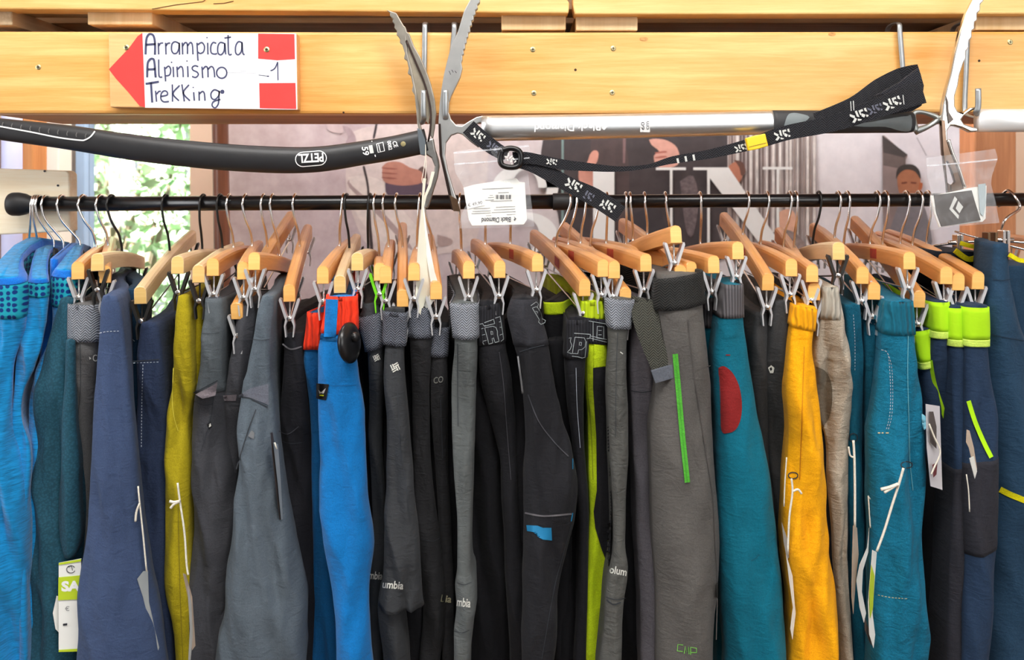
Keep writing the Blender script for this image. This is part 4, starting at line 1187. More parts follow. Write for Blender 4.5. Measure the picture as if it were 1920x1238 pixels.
hanger('AJ', 1643, (1631, 457), (1705, 479), 'beech hanger with large red sticker above washed denim', sticker=True)
hanger('AJ2', 1659, (1655, 458), (1725, 553), 'lowest beech hanger right of the washed denim waistband')
hanger('AL', 1698, (1688, 457), (1775, 507), 'beech hanger above the leftmost neon waistbands')
hanger('AM', 1722, (1711, 460), (1798, 519), 'beech hanger squeezed between two others above neon waistbands')
hanger('AN', 1738, (1738, 457), (1835, 517), 'rightmost long beech hanger above the widest neon waistband', sticker=True)

hanger('AP', 1975, (1976, 452), (2088, 492), 'beech hanger cut by the right picture edge behind the navy garment')
# shirt hangers: chrome hook, dark plastic shoulders
def shirt_hanger(key, urod, c, label, yaw=0.0, dark=True):
    C = P(c[0], c[1], DR)
    root = empty('shirt_hanger', C)
    tag(root, label, 'hanger', 'shirt hangers at the left end')
    rp = rodpt(urod); rr = .0118; lift = rp - C
    pts = [C, C + Vector((lift.x * .06, 0, .012)), C + Vector((lift.x * .40, -.004, lift.z * .40)), C + Vector((lift.x * .85, -.010, lift.z * .68)), rp + Vector((0, -rr, -.003))]
    for a in (-190, -230, -270, -310, -350, -385):
        aa = math.radians(a); pts.append(rp + Vector((0, rr * math.cos(aa), rr * math.sin(aa))))
    MB().tube(pts, .0016, 8, 4).build('hook', M_CHROME, root, smooth=True)
    MB().lathe(C + Vector((0, 0, -.016)), (0, 0, 1), [(0, .009), (.006, .0085), (.014, .005), (.016, .004)], 14).build('hook_socket', M_RUBBER, root, smooth=True)
    dx = math.sin(yaw); dy = math.cos(yaw)
    arms = MB().tube([C + Vector((dx * t * .135, dy * t * .135, -.014 - .075 * abs(t) ** 1.3)) for t in (-1, -.6, -.25, 0, .25, .6, 1)], [.006, .008, .009, .009, .009, .008, .006], 10, 4, flat=(.8, 1.2))
    arms.build('shoulder_arm', M_RUBBER, root, smooth=True)
    HG[key] = dict(C=C, F=C + Vector((-dx * .18, -dy * .18, -.08)), R=C + Vector((dx * .18, dy * .18, -.08)), clip=C, rear=C, root=root)
shirt_hanger('A', 67, (53, 469), 'leftmost chrome hook hanger in the brightest blue shirt', .15)
shirt_hanger('B', 71, (70, 469), 'second chrome hook hanger with dark plastic socket, blue shirts', .08)
shirt_hanger('B2', 76, (101, 466), 'third chrome hook hanger over the gap between blue shirts', .0)
shirt_hanger('C', 87, (119, 468), 'fourth chrome hook hanger, in the right-hand blue shirt', -.04)
shirt_hanger('D', 116, (150, 468), 'chrome hook hanger with wide round hook, in the teal shirt', -.06)

# ================================================================== GARMENTS
def interp(rows, v):
    if v <= rows[0][0]: return rows[0][1], rows[0][2]
    n = len(rows)
    for i in range(n - 1):
        if v <= rows[i+1][0]:
            t = (v - rows[i][0]) / (rows[i+1][0] - rows[i][0])
            out = []
            for k in (1, 2):
                p1, p2 = rows[i][k], rows[i+1][k]
                h = rows[i+1][0] - rows[i][0]
                m1 = (p2 - rows[i-1][k]) / (rows[i+1][0] - rows[i-1][0]) if i > 0 else (p2 - p1) / h
                m2 = (rows[i+2][k] - p1) / (rows[i+2][0] - rows[i][0]) if i + 2 < n else (p2 - p1) / h
                t2, t3 = t * t, t ** 3
                out.append((2*t3 - 3*t2 + 1) * p1 + (t3 - 2*t2 + t) * h * m1 + (-2*t3 + 3*t2) * p2 + (t3 - t2) * h * m2)
            return out[0], out[1]
    return rows[-1][1], rows[-1][2]

VEND = 1330
class Garment:
    def __init__(s, key, name, label, cat, mat, rows, D=None, seed=None, amp=1.0, hang=None, tail=.0125, length=.30, parent_group='trousers on the rack', freq=1.0, vtop_fold=60, vend=None, topcap=True, lean=None, hump=0.0):
        s.hump = hump
        s.key = key; s.rows = rows; s.amp = amp; s.freq = freq; s.tail = tail; s.length = length
        s.seed = seed if seed is not None else (hash_key(key))
        s.h = HG.get(hang or key)
        s.D = D if D is not None else 0.985
        s.lean = lean if lean is not None else (.034 if .971 <= s.D < 1.005 else 0.0)
        s.vt = rows[0][0]; s.vtl = s.vt; s.vf = vtop_fold
        s.vend = vend or VEND
        s.cx0 = (interp(rows, s.vt)[0] + interp(rows, s.vt)[1]) / 2
        V, Fc = s.loft(s.vt, s.vend, 0.0, topcap=topcap)
        s.o = mk(name, V, Fc, mat)
        fix_normals(s.o.data)
        tag(s.o, label, cat, parent_group)
        s.bvh = BVHTree.FromPolygons(V, Fc)
        s.bands = []
    def loft(s, v0, v1, infl, topcap=True, tilt=0.0, rows=None, lip=False, ufrac=None, wr=1.0):
        rows = rows or s.rows
        D = s.D
        nrow = max(6, int((v1 - v0) / 9))
        nf = 34; ns = 6
        V = []; ring = 0
        rowsv = [v0 + (v1 - v0) * i / nrow for i in range(nrow + 1)]
        meta = [(v, 1.0, 0.0) for v in rowsv]
        if topcap:
            meta = [(v0, 0.25, .0015), (v0, .75, .0002)] + meta
        if lip:
            meta = [(v0 + 9, .80, 0.0), (v0 + 1, .86, 0.0)] + meta
        Rx = s.h['R'] if s.h else None
        for (v, k, dz) in meta:
            uL, uR = interp(rows, v)
            q = min(1, max(0, (v - s.vtl - 40) / 260)); D = s.D + s.lean * q * q * (3 - 2 * q)
            xL = (uL - 960) / FPX * D; xR = (uR - 960) / FPX * D
            w_ = max(.003, (xR - xL) / 2) * k + infl; cx = (xL + xR) / 2
            z = EYE - (v - HOR) / FPX * D - dz * 0
            r = min(.034, max(.008, w_ * .8))
            tl = min(w_, s.tail + infl)
            fold = min(1.0, max(0.0, (v - s.vt) / s.vf)) * s.amp
            if lip or infl > .0013: fold *= .75
            pts = []
            # left side back to front, front arc, right side front to back
            seq = []
            for i in range(ns):
                q = 1 - i / ns
                seq.append((-1, r + (s.length - r) * q ** 1.4))
            for i in range(nf + 1):
                a = math.pi * i / nf
                seq.append((a, None))
            for i in range(ns):
                q = (i + 1) / ns
                seq.append((1, r + (s.length - r) * q ** 1.4))
            for (a, d) in seq:
                if d is None:
                    ca = -math.cos(a); sa = math.sin(a)
                    # flattened front: superellipse
                    xx = (abs(ca) ** .95) * (1 if ca > 0 else -1)
                    yy = 1 - (abs(sa) ** .95)
                    x = xx * w_; y = r * yy
                    nx = xx; ny = -sa
                else:
                    g = (d - r) / .09
                    g = min(1, g); g = g * g * (3 - 2 * g)
                    hwid = w_ + (tl - w_) * g
                    x = a * hwid; y = d; nx = a; ny = 0
                # folds
                fx = (cx + x) * 46 * s.freq; fz = z * 6.5
                n1 = noise.noise(Vector((fx + fz * .8, fz, s.seed * 3.17)))
                n2 = noise.noise(Vector((fx * 2.2 - fz * 1.5, z * 13, s.seed * 1.7 + 9)))
                n3 = noise.noise(Vector((fx * 2.0, z * 48, s.seed + 31)))
                crease = 1 - 2.4 * abs(noise.noise(Vector((fx * .8 + fz * 1.3, fz * .8, s.seed * 5.1 + 3))))
                lim = min(1.0, w_ / .020)
                disp = fold * lim * (.0150 * n1 + .0055 * n2 + .0016 * n3 + .0070 * crease)
                if d is None:
                    px_ = cx + x + nx * disp * .35; py = D + y - (-ny) * disp - infl
                else:
                    px_ = cx + x + nx * disp * .5 * (1 - min(1, g)); py = D + y
                # the back follows the hanger
                if Rx is not None:
                    q = y / (2 * HL); q = min(1, max(0, q))
                    tgt = s.h['F'].x + (s.h['R'].x - s.h['F'].x) * q
                    kx = q * q * (3 - 2 * q) if False else min(1, q * 1.8)
                    px_ += kx * (tgt - cx) * (1.0 if v < 900 else max(.35, 1 - (v - 900) / 800))
                pz = z + tilt * (x / max(w_, 1e-4)) + dz + s.hump * max(0, 1 - abs(py - DR) / .2) * max(0, 1 - (v - s.vtl) / 150)
                V.append(Vector((px_, py, pz)))
            ring = len(seq)
        Fc = []
        nr = len(meta)
        for i in range(nr - 1):
            for k in range(ring):
                a = i * ring + k; b = i * ring + (k + 1) % ring
                Fc.append((a, a + ring, b + ring, b))
        Fc.append(tuple(range(ring)))
        Fc.append(tuple((nr - 1) * ring + k for k in range(ring))[::-1])
        return V, Fc
    def band(s, name, v0, v1, mat, infl=.0016, tilt=0.0, lip=True, label=None, rows=None):
        V, Fc = s.loft(v0, v1, infl, topcap=False, tilt=tilt, lip=lip, rows=rows)
        o = mk(name, V, Fc, mat, s.o)
        fix_normals(o.data)
        if label: o['label'] = label
        o['_b'] = 0; del o['_b']
        s.bands.append((o, BVHTree.FromPolygons(V, Fc)))
        return o
    def piece(s, name, rows, mat, dD, vend=None, label=None):
        """a further leg or panel hanging at its own depth"""
        sv = (s.rows, s.D, s.vt)
        s.rows, s.D, s.vt = rows, s.D + dD, rows[0][0]
        V, Fc = s.loft(rows[0][0], vend or VEND, 0.0)
        s.rows, s.D, s.vt = sv
        o = mk(name, V, Fc, mat, s.o); fix_normals(o.data)
        if label: o['label'] = label
        s.bands.append((o, BVHTree.FromPolygons(V, Fc)))
        return o
    def line(s, name, pts, w_, mat, on=None, k=6, label=None, off=.0011):
        par, bv = (s.o, s.bvh) if on is None else s.bands[on]
        ln = smooth_line(pts, k)
        dense = []
        for i in range(len(ln) - 1):
            n = max(1, int(math.hypot(ln[i+1][0]-ln[i][0], ln[i+1][1]-ln[i][1]) / 3))
            for j in range(n):
                t = j / n; dense.append((ln[i][0] + (ln[i+1][0]-ln[i][0]) * t, ln[i][1] + (ln[i+1][1]-ln[i][1]) * t))
        dense.append(ln[-1])
        v_, f_ = stroke_px([dense], w_)
        o = decal(name, v_, f_, bv, s.D, mat, s.o if on is None else par, off=off)
        if label: o['label'] = label
        return o
    def dashes(s, name, pts, w_, mat, dash=3.2, gap=2.6, on=None):
        par, bv = (s.o, s.bvh) if on is None else s.bands[on]
        ln = smooth_line(pts, 8); segs = []; acc = 0; cur = [ln[0]]
        step = []
        for i in range(len(ln) - 1):
            n = max(1, int(math.hypot(ln[i+1][0]-ln[i][0], ln[i+1][1]-ln[i][1]) / .8))
            for j in range(n):
                t = j / n; step.append((ln[i][0] + (ln[i+1][0]-ln[i][0]) * t, ln[i][1] + (ln[i+1][1]-ln[i][1]) * t))
        k = int(dash / .8); g = int(gap / .8); i = 0
        while i + k < len(step):
            segs.append([step[i], step[i + k]]); i += k + g
        if not segs: return
        v_, f_ = stroke_px(segs, w_)
        return decal(name, v_, f_, bv, s.D, mat, par)
    def patch(s, name, pts, mat, on=None, sub=3, off=.0011, sm=True, label=None):
        par, bv = (s.o, s.bvh) if on is None else s.bands[on]
        if sm: pts = smooth_line(list(pts) + [pts[0]], 4)[:-1]
        o = decal(name, pts, [tuple(range(len(pts)))], bv, s.D, mat, par, sub=sub, off=off)
        if label: o['label'] = label
        return o
    def text(s, name, body, o_, ex, ey, mat, on=None, bold=.01, shear=0.0):
        par, bv = (s.o, s.bvh) if on is None else s.bands[on]
        v_, f_ = text_px(body, o_, ex, ey, bold, shear)
        return decal(name, v_, f_, bv, s.D, mat, par, off=.0009)

def hash_key(k):
    h = 7
    for ch in k: h = (h * 31 + ord(ch)) % 997
    return h / 10.0

# ------------------------------------------------------------------ cloth palette
C_BLUE = fabric('blue_heather_jersey', (6, 134, 196), 'heather', sheen=.2)
C_ROYAL = fabric('royal_blue_jersey', (4, 104, 196), 'twill', sheen=.2)
C_DOTS = fabric('perforated_blue_mesh', (24, 150, 170), 'dots')
C_TEALK = fabric('teal_waffle_knit', (36, 82, 100), 'waffle')
C_GREYW = fabric('grey_webbing', (126, 130, 138), 'webbing')
C_GREYW2 = fabric('dark_grey_webbing', (92, 96, 106), 'webbing')
C_OLIVEW = fabric('olive_black_webbing', (66, 66, 59), 'webbing')
C_BELT = fabric('black_belt_webbing', (38, 38, 37), 'webbing')
C_GREY1 = fabric('mid_grey_nylon', (97, 96, 96), 'twill')
C_NAVY = fabric('navy_twill', (58, 74, 106), 'twill')
C_NAVYD = fabric('dark_navy_denim', (40, 52, 78), 'denim')
C_DENIMB = fabric('blue_denim', (21, 54, 80), 'denim')
C_MUST = fabric('mustard_cotton', (171, 155, 23), 'twill')
C_SLATE = fabric('slate_twill', (84, 94, 103), 'twill')
C_SLATE2 = fabric('charcoal_slate_twill', (66, 67, 72), 'twill')
C_BLACK = fabric('black_softshell', (27, 27, 31), 'twill')
C_BLACKD = fabric('black_denim', (24, 24, 29), 'denim')
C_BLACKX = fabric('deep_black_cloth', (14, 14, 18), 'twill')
C_SBLUE = fabric('bright_blue_softshell', (0, 108, 178), 'twill', sheen=.1)
C_RED = fabric('red_elastic', (242, 58, 28), 'gather')
C_CHAR = fabric('charcoal_nylon', (52, 54, 57), 'nylon', bscale=1.4)
C_CHAR2 = fabric('dark_charcoal_nylon', (36, 36, 38), 'nylon', bscale=1.4)
C_LGREY = fabric('light_grey_nylon', (85, 89, 89), 'nylon', bscale=1.4)
C_OGREY = fabric('olive_grey_nylon', (80, 80, 77), 'nylon', bscale=1.8)
C_LIME = fabric('lime_cloth', (182, 205, 22), 'gather')
C_LIMES = fabric('lime_smooth_cloth', (176, 200, 20), 'twill')
C_SOFT1 = fabric('violet_grey_softshell', (111, 108, 115), 'twill')
C_SOFT2 = fabric('warm_grey_softshell', (87, 84, 81), 'twill')
C_TEAL = fabric('teal_softshell', (0, 100, 122), 'twill')
C_RIB = fabric('grey_rib_knit', (90, 87, 90), 'rib')
C_PATCH = fabric('dark_red_patch', (130, 30, 30), 'twill')
C_DGREY = fabric('dark_grey_cotton', (57, 57, 58), 'twill')
C_ORANGE = fabric('orange_cotton', (255, 168, 4), 'twill', var=.06)
C_ORANGEG = fabric('orange_gathered', (255, 172, 8), 'gather', var=.06)
C_BEIGE = fabric('beige_linen', (179, 167, 150), 'twill', bscale=1.6)
C_BEIGEG = fabric('beige_gathered', (186, 179, 165), 'gather')
C_TAUPE = fabric('taupe_lining', (111, 103, 90), 'twill')
C_PETROL = fabric('petrol_denim', (8, 104, 134), 'denim', bscale=1.6)
C_PETROLG = fabric('petrol_gathered', (10, 100, 124), 'gather')
C_PETROLD = fabric('dark_petrol_denim', (7, 84, 108), 'denim')
C_NAVYL = fabric('navy_stretch', (33, 52, 77), 'twill')
C_NAVYB = fabric('black_navy_stretch', (40, 40, 47), 'twill')
C_NEON = fabric('neon_green_band', (178, 232, 24), 'nylon', bscale=.3)
C_NEON2 = fabric('pale_neon_edge', (206, 240, 100), 'twill')
C_BIGNAVY = fabric('deep_petrol_navy', (33, 61, 85), 'twill')
C_YEL = fabric('yellow_trim', (214, 204, 10), 'twill')
T_WHITE = M_WHITE
T_STITCH = plain('pale_stitch', (170, 178, 190), .9)
T_DSTITCH = plain('dark_stitch', (46, 50, 56), .9)
T_SILVER = plain('silver_print', (214, 214, 206), .5)
T_GPRINT = plain('grey_waist_print', (150, 158, 160), .6)
T_BPRINT = plain('cyan_print', (20, 120, 168), .6)
T_GREEN = fabric('green_zip_tape', (80, 171, 54), 'twill')
T_BLACK = plain('black_plastic', (18, 18, 20), .3)

def G(*a, **k): return Garment(*a, **k)

# ---------------------------------------------------------------- shirts at the left
SH = 'sports shirts at the left end'
g = G('A', 'sports_shirt', 'bright blue heather sports shirt cut by the left picture edge', 'shirt', C_BLUE,
      [(522, -24, 30), (530, -36, 46), (545, -44, 52), (575, -46, 53), (620, -50, 46), (700, -60, 26), (800, -70, 24), (860, -72, 34), (920, -75, 44), (1000, -80, 46), (1120, -85, 44), (1238, -90, 40), (1330, -90, 40)], D=.955, amp=1.3, vtop_fold=120, parent_group=SH, length=.26, tail=.010, hump=.034)
g.band('shoulder', 524, 536, C_ROYAL, .0012, lip=False)
g.band('mesh_yoke', 536, 600, C_DOTS, .0008, lip=False)
g = G('B', 'sports_shirt', 'second blue sports shirt with mesh shoulder and bent sleeve', 'shirt', C_BLUE,
      [(528, 62, 88), (540, 52, 93), (560, 48, 92), (590, 46, 88), (620, 36, 84), (660, 30, 78), (690, 24, 64), (740, 22, 44), (790, 16, 42), (840, 18, 56), (880, 30, 58), (950, 34, 52), (1050, 34, 50), (1330, 30, 50)], D=.970, amp=1.2, vtop_fold=90, parent_group=SH, length=.26, tail=.009, hump=.030)
g.band('shoulder', 529, 536, C_ROYAL, .0012, lip=False)
g.band('mesh_yoke', 536, 562, C_DOTS, .0008, lip=False)
g = G('C', 'sports_shirt', 'third blue sports shirt next to the wooden hanger end', 'shirt', C_BLUE,
      [(514, 104, 138), (528, 96, 145), (560, 94, 144), (600, 96, 132), (640, 90, 124), (700, 66, 104), (760, 50, 80), (1330, 40, 60)], D=.990, amp=1.1, vtop_fold=90, parent_group=SH, length=.22, tail=.008, hump=.024, lean=0)
g.band('shoulder', 515, 528, C_ROYAL, .0012, lip=False)
g.band('mesh_yoke', 528, 580, C_DOTS, .0008, lip=False)
g = G('B2', 'sports_shirt', 'narrow blue shirt shoulder between second and third blue shirts', 'shirt', C_ROYAL,
      [(500, 92, 108), (540, 90, 106), (600, 84, 108), (700, 72, 98), (1330, 60, 84)], D=1.03, amp=.8, vtop_fold=70, parent_group=SH, length=.2, tail=.008, hump=.02)
g = G('D', 'knit_shirt', 'teal waffle-knit long-sleeved shirt beside the blue shirts', 'shirt', C_TEALK,
      [(560, 112, 136), (620, 92, 134), (680, 78, 134), (760, 66, 132), (850, 56, 138), (930, 51, 146), (980, 50, 148), (1040, 49, 142), (1120, 45, 140), (1238, 36, 138), (1330, 30, 138)], D=.978, amp=1.1, vtop_fold=160, parent_group=SH, length=.2, tail=.010, lean=.01)
g.piece('sleeve', [(640, 122, 140), (760, 118, 140), (860, 116, 146), (940, 106, 146), (1000, 108, 148), (1036, 116, 142), (1044, 118, 138)], C_TEALK, -.014, vend=1046)

# ---------------------------------------------------------------- trousers
TR = 'trousers on the rack'
g = G('E', 'trousers', 'grey trousers with wide grey webbing waistband right of the blue shirts', 'trousers', C_GREY1,
      [(572, 126, 168), (600, 126, 172), (640, 130, 174), (700, 132, 172), (760, 133, 170), (830, 138, 168), (900, 146, 168), (1000, 150, 172), (1330, 150, 180)], D=.975, amp=1.1)
g.band('waistband', 571, 640, C_GREYW, .0030, tilt=-.001)
g.line('seam', [(150, 645), (151, 720), (146, 800), (150, 900)], .5, T_DSTITCH)
_o = g.patch('logo_print', [(167, 669), (171, 672), (168, 675)], T_SILVER, sub=0, sm=False)
g.text('logo_print', 'C', (174, 678), (8, 0), (0, -13), T_SILVER)
g = G('F', 'trousers', 'wide navy twill trousers with white stitched waist seam', 'trousers', C_NAVY,
      [(556, 190, 216), (575, 185, 222), (620, 184, 229), (680, 178, 234), (750, 172, 240), (830, 167, 246), (920, 160, 252), (1000, 151, 258), (1080, 140, 268), (1160, 131, 281), (1238, 127, 292), (1330, 122, 300)], D=.935, amp=.55, tail=.012)
g.dashes('stitching', [(186, 625), (200, 622), (226, 621)], .7, T_STITCH)
g = G('G', 'trousers', 'dark blue denim trousers hanging behind the navy twill ones', 'trousers', C_DENIMB,
      [(545, 222, 262), (600, 224, 262), (680, 228, 258), (760, 232, 262), (900, 240, 266), (1330, 250, 280)], D=1.02, amp=.7)
g.line('seam', [(226, 632), (244, 634), (252, 640)], .5, T_STITCH)
g = G('H', 'trousers', 'dark navy jeans with pale vertical stitching', 'trousers', C_NAVYD,
      [(606, 262, 288), (620, 257, 294), (680, 248, 299), (760, 249, 304), (850, 250, 308), (930, 254, 310), (1000, 262, 311), (1100, 272, 314), (1238, 284, 320), (1330, 286, 322)], D=.978, amp=.7)
g.dashes('stitching', [(250, 681), (275, 680), (300, 679)], .6, T_STITCH)
g.dashes('stitching', [(268, 684), (266, 750), (265, 840)], .7, T_STITCH)
g.line('seam', [(249, 678), (275, 676), (299, 674)], .8, T_DSTITCH)
g = G('I', 'trousers', 'mustard yellow trousers, the wider front pair', 'trousers', C_MUST,
      [(556, 331, 348), (590, 326, 352), (640, 322, 353), (720, 315, 355), (800, 309, 348), (870, 306, 350), (940, 304, 349), (1020, 304, 346), (1090, 306, 348), (1140, 313, 350), (1170, 321, 351), (1238, 326, 352), (1330, 328, 354)], D=.972, amp=1.0)
g.line('pocket_edge', [(325, 690), (323, 750), (327, 785), (334, 808)], .6, plain('mustard_stitch', (220, 206, 70), .9))
g.line('seam', [(334, 950), (336, 1050), (339, 1150), (343, 1240)], .5, plain('mustard_shadow', (120, 108, 20), .9))
g = G('J', 'trousers', 'second mustard trousers, only a narrow strip behind the first', 'trousers', C_MUST,
      [(576, 364, 380), (640, 362, 378), (720, 360, 374), (850, 352, 368), (1000, 346, 364), (1330, 342, 360)], D=1.0, amp=.6)
g = G('K', 'trousers', 'charcoal trousers with open hip pocket and small badge', 'trousers', C_SLATE2,
      [(558, 382, 412), (600, 378, 414), (660, 374, 412), (720, 368, 412), (746, 362, 418), (820, 360, 424), (900, 358, 432), (1000, 357, 436), (1100, 352, 420), (1238, 352, 412), (1330, 352, 410)], D=.976, amp=.9)
g.band('hip', 560, 738, fabric('slate_hip', (85, 92, 97), 'twill'), .0006, lip=False)
g.line('pocket_edge', [(363, 737), (385, 726), (408, 714)], 1.0, T_DSTITCH, on=0)
g.patch('pocket_lining', [(366, 740), (400, 722), (408, 716), (404, 742), (380, 748)], fabric('mauve_lining', (111, 103, 108), 'twill'), on=0, sm=False)
g.line('seam', [(364, 752), (382, 760), (400, 757)], .7, T_DSTITCH)
g.line('seam', [(402, 722), (396, 780), (376, 850)], .6, T_DSTITCH)
g.line('seam', [(379, 625), (395, 626), (411, 624)], .5, T_DSTITCH, on=0)
g.patch('badge', [(388, 796), (395, 790), (398, 800), (391, 806)], T_BLACK, sm=False, sub=0)
g.patch('badge_mark', [(391, 796), (395, 794), (396, 799), (392, 802)], T_SILVER, sm=False, sub=0, off=.0011)
g = G('L', 'trousers', 'charcoal trousers squeezed between two wider slate pairs', 'trousers', C_SLATE2,
      [(568, 446, 474), (600, 440, 476), (660, 430, 470), (720, 420, 464), (800, 414, 450), (900, 412, 440), (1000, 410, 434), (1330, 396, 420)], D=.985, amp=.8)
g.line('seam', [(437, 637), (455, 639), (470, 638)], .5, T_DSTITCH)
g.patch('pocket_lining', [(418, 742), (444, 740), (442, 752), (420, 752)], fabric('mauve_lining', (111, 103, 108), 'twill'), sm=False)
g = G('L2', 'trousers', 'dark trousers barely visible between the slate pairs', 'trousers', C_BLACK,
      [(600, 410, 440), (700, 406, 432), (1330, 396, 420)], D=1.03, amp=.6)  # dark filler added on this hanger to darken the gap
g = G('M', 'trousers', 'widest slate grey trousers with slanted pocket and diamond badge', 'trousers', C_SLATE,
      [(556, 490, 512), (580, 482, 512), (640, 470, 505), (700, 458, 503), (722, 450, 505), (790, 444, 510), (860, 440, 516), (930, 434, 524), (1000, 426, 536), (1050, 420, 548), (1090, 414, 556), (1180, 402, 561), (1238, 392, 556), (1330, 386, 552)], D=.957, amp=.8, tail=.012)
g.line('pocket_edge', [(447, 744), (470, 748), (502, 764)], 1.0, T_DSTITCH)
g.patch('pocket_lining', [(447, 742), (470, 728), (503, 720), (504, 760), (470, 746)], fabric('pale_slate_lining', (101, 104, 115), 'twill'), sm=False)
g.line('seam', [(480, 768), (468, 800), (455, 840), (443, 880)], 1.0, T_DSTITCH)
g.line('seam', [(470, 636), (488, 638), (505, 637)], .5, T_DSTITCH)
g.patch('badge', [(465, 818), (472, 807), (477, 812), (476, 824)], T_BLACK, sm=False, sub=0)
g.patch('badge_mark', [(468, 817), (473, 811), (475, 818), (471, 821)], T_SILVER, sm=False, sub=0, off=.0011)
g = G('N', 'trousers', 'black jeans beside the small red waistband', 'trousers', C_BLACKD,
      [(626, 530, 566), (680, 527, 568), (760, 524, 570), (810, 522, 574), (880, 526, 582), (960, 530, 588), (1100, 552, 590), (1238, 560, 590), (1330, 562, 590)], D=.988, amp=1.0)
g.line('pocket_edge', [(522, 808), (540, 814), (560, 800)], .7, plain('grey_seam', (70, 70, 76), .9))
g.line('seam', [(524, 826), (545, 832), (566, 830)], .5, T_DSTITCH)
g.line('waist_edge', [(530, 645), (545, 655), (566, 650)], 1.4, plain('grey_seam2', (96, 94, 98), .9))
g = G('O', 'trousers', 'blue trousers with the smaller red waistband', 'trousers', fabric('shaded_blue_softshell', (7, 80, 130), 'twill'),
      [(588, 574, 606), (620, 571, 604), (656, 568, 602), (680, 568, 604), (740, 573, 604), (820, 580, 606), (900, 584, 612), (1000, 584, 622), (1100, 583, 622), (1238, 583, 630), (1330, 583, 632)], D=.985, amp=.9)
g.band('waistband', 586, 656, C_RED, .0018)
g = G('P', 'trousers', 'big bright blue trousers with wide red waistband and blue belt loop', 'trousers', C_SBLUE,
      [(560, 612, 668), (600, 606, 670), (630, 600, 668), (680, 594, 668), (760, 592, 676), (840, 596, 684), (920, 602, 690), (1000, 606, 696), (1044, 606, 694), (1090, 612, 690), (1150, 620, 690), (1200, 626, 694), (1238, 628, 696), (1330, 630, 698)], D=.952, amp=.85, tail=.012, freq=.7)
g.band('waistband', 556, 627, C_RED, .0014)
g.patch('belt_loop', [(611, 561), (634, 562), (630, 632), (607, 632)], C_SBLUE, on=0, sm=False, off=.0024, label='blue belt loop')
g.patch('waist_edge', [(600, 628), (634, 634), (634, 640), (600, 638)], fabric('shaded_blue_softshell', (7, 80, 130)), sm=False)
g.line('seam', [(594, 722), (630, 724), (668, 722)], .5, plain('blue_seam', (0, 78, 130), .9))
g.patch('brand_label', [(593, 719), (617, 721), (611, 751), (593, 748)], T_BLACK, sm=False, off=.0014)
g.patch('label_wing', [(594, 728), (602, 736), (611, 728), (607, 738), (598, 739)], T_WHITE, sm=False, sub=0, off=.002)
g.line('label_word', [(595, 741), (607, 742)], 1.2, plain('label_lime', (196, 210, 30), .7), off=.002)
st_ = empty('security_tag', P(655, 680, .935)); tag(st_, 'black oval security tag pinned to the bright blue trousers', 'security tag')
MB().lathe(P(655, 643, .938), (.95, -.28, .10), [(-.0055, .012), (-.0045, .019), (-.001, .0225), (.002, .0225), (.0045, .019), (.006, .012)], 28).build('tag_shell', T_BLACK, st_, smooth=True)
MB().lathe(P(664, 632, .936), (.8, -.6, 0), [(-.006, .006), (.004, .0055), (.006, .004)], 18).build('tag_pin', T_BLACK, st_, smooth=True)

def woven_logo(g, cx, cy, s, on=None):
    for (ox, oy, dx, dy) in ((0, -5, 3.6, -2.2), (1.5, -2.4, 3.6, -2.2), (5.5, 0, 1.6, 3.4), (2.8, 1.4, 1.6, 3.4), (0, 5, 3.6, -2.2), (-1.5, 2.4, 3.6, -2.2), (-5.5, 0, 1.6, 3.4), (-2.8, -1.4, 1.6, 3.4)):
        g.line('logo_print', [(cx + (ox - dx) * s, cy + (oy - dy) * s), (cx + (ox + dx) * s, cy + (oy + dy) * s)], .8 * s, T_SILVER, k=1, on=on)
g = G('Q', 'trousers', 'charcoal hiking trousers with woven logo, left of two alike', 'trousers', C_CHAR,
      [(572, 680, 712), (600, 676, 716), (650, 688, 718), (700, 690, 718), (760, 690, 716), (850, 691, 716), (940, 694, 720), (1010, 697, 722), (1060, 692, 722), (1100, 691, 716), (1140, 692, 712), (1238, 694, 716), (1330, 694, 716)], D=.982, amp=1.1)
g.band('waistband', 590, 655, C_GREYW2, .0026, tilt=.004)
woven_logo(g, 706, 671, .95)
g.line('pocket_zip', [(716, 720), (717, 760), (716, 790)], .9, T_DSTITCH)
g.text('knee_logo', 'mbia', (691, 1086), (26, 2), (0, -15), T_SILVER, bold=.02, shear=.2)
g.line('seam', [(692, 1048), (706, 1051), (721, 1049)], .5, T_DSTITCH)
g = G('R', 'trousers', 'charcoal zip-off hiking trousers with woven logo and loose shorts hem', 'trousers', C_CHAR,
      [(580, 720, 758), (640, 721, 758), (700, 722, 756), (780, 722, 760), (840, 722, 764), (920, 723, 774), (1000, 722, 782), (1060, 720, 786), (1100, 716, 788), (1130, 712, 791), (1147, 708, 793)], D=.966, amp=1.2, vend=1148)
g.band('waistband', 585, 649, C_GREYW2, .0030, tilt=-.0015)
g.piece('lower_leg', [(1100, 712, 752), (1150, 706, 748), (1238, 712, 758), (1330, 714, 764)], C_CHAR, .014)
woven_logo(g, 741, 689, 1.25)
g.line('pocket_zip', [(745, 725), (748, 790), (750, 840), (760, 900), (768, 975)], .8, T_DSTITCH)
g.text('knee_logo', 'umbia', (717, 1103), (39, 3), (0, -15), T_SILVER, bold=.02, shear=.2)
g.line('seam', [(722, 1062), (750, 1064), (785, 1058)], .7, T_DSTITCH)
g = G('S', 'trousers', 'black hiking trousers with dark webbing waistband behind the paper booklet', 'trousers', C_CHAR2,
      [(576, 764, 812), (630, 768, 808), (700, 772, 804), (800, 774, 806), (900, 776, 812), (980, 778, 820), (1060, 784, 832), (1130, 790, 836), (1238, 788, 824), (1330, 788, 824)], D=.985, amp=1.0)
g.band('waistband', 577, 633, C_GREYW2, .0026)
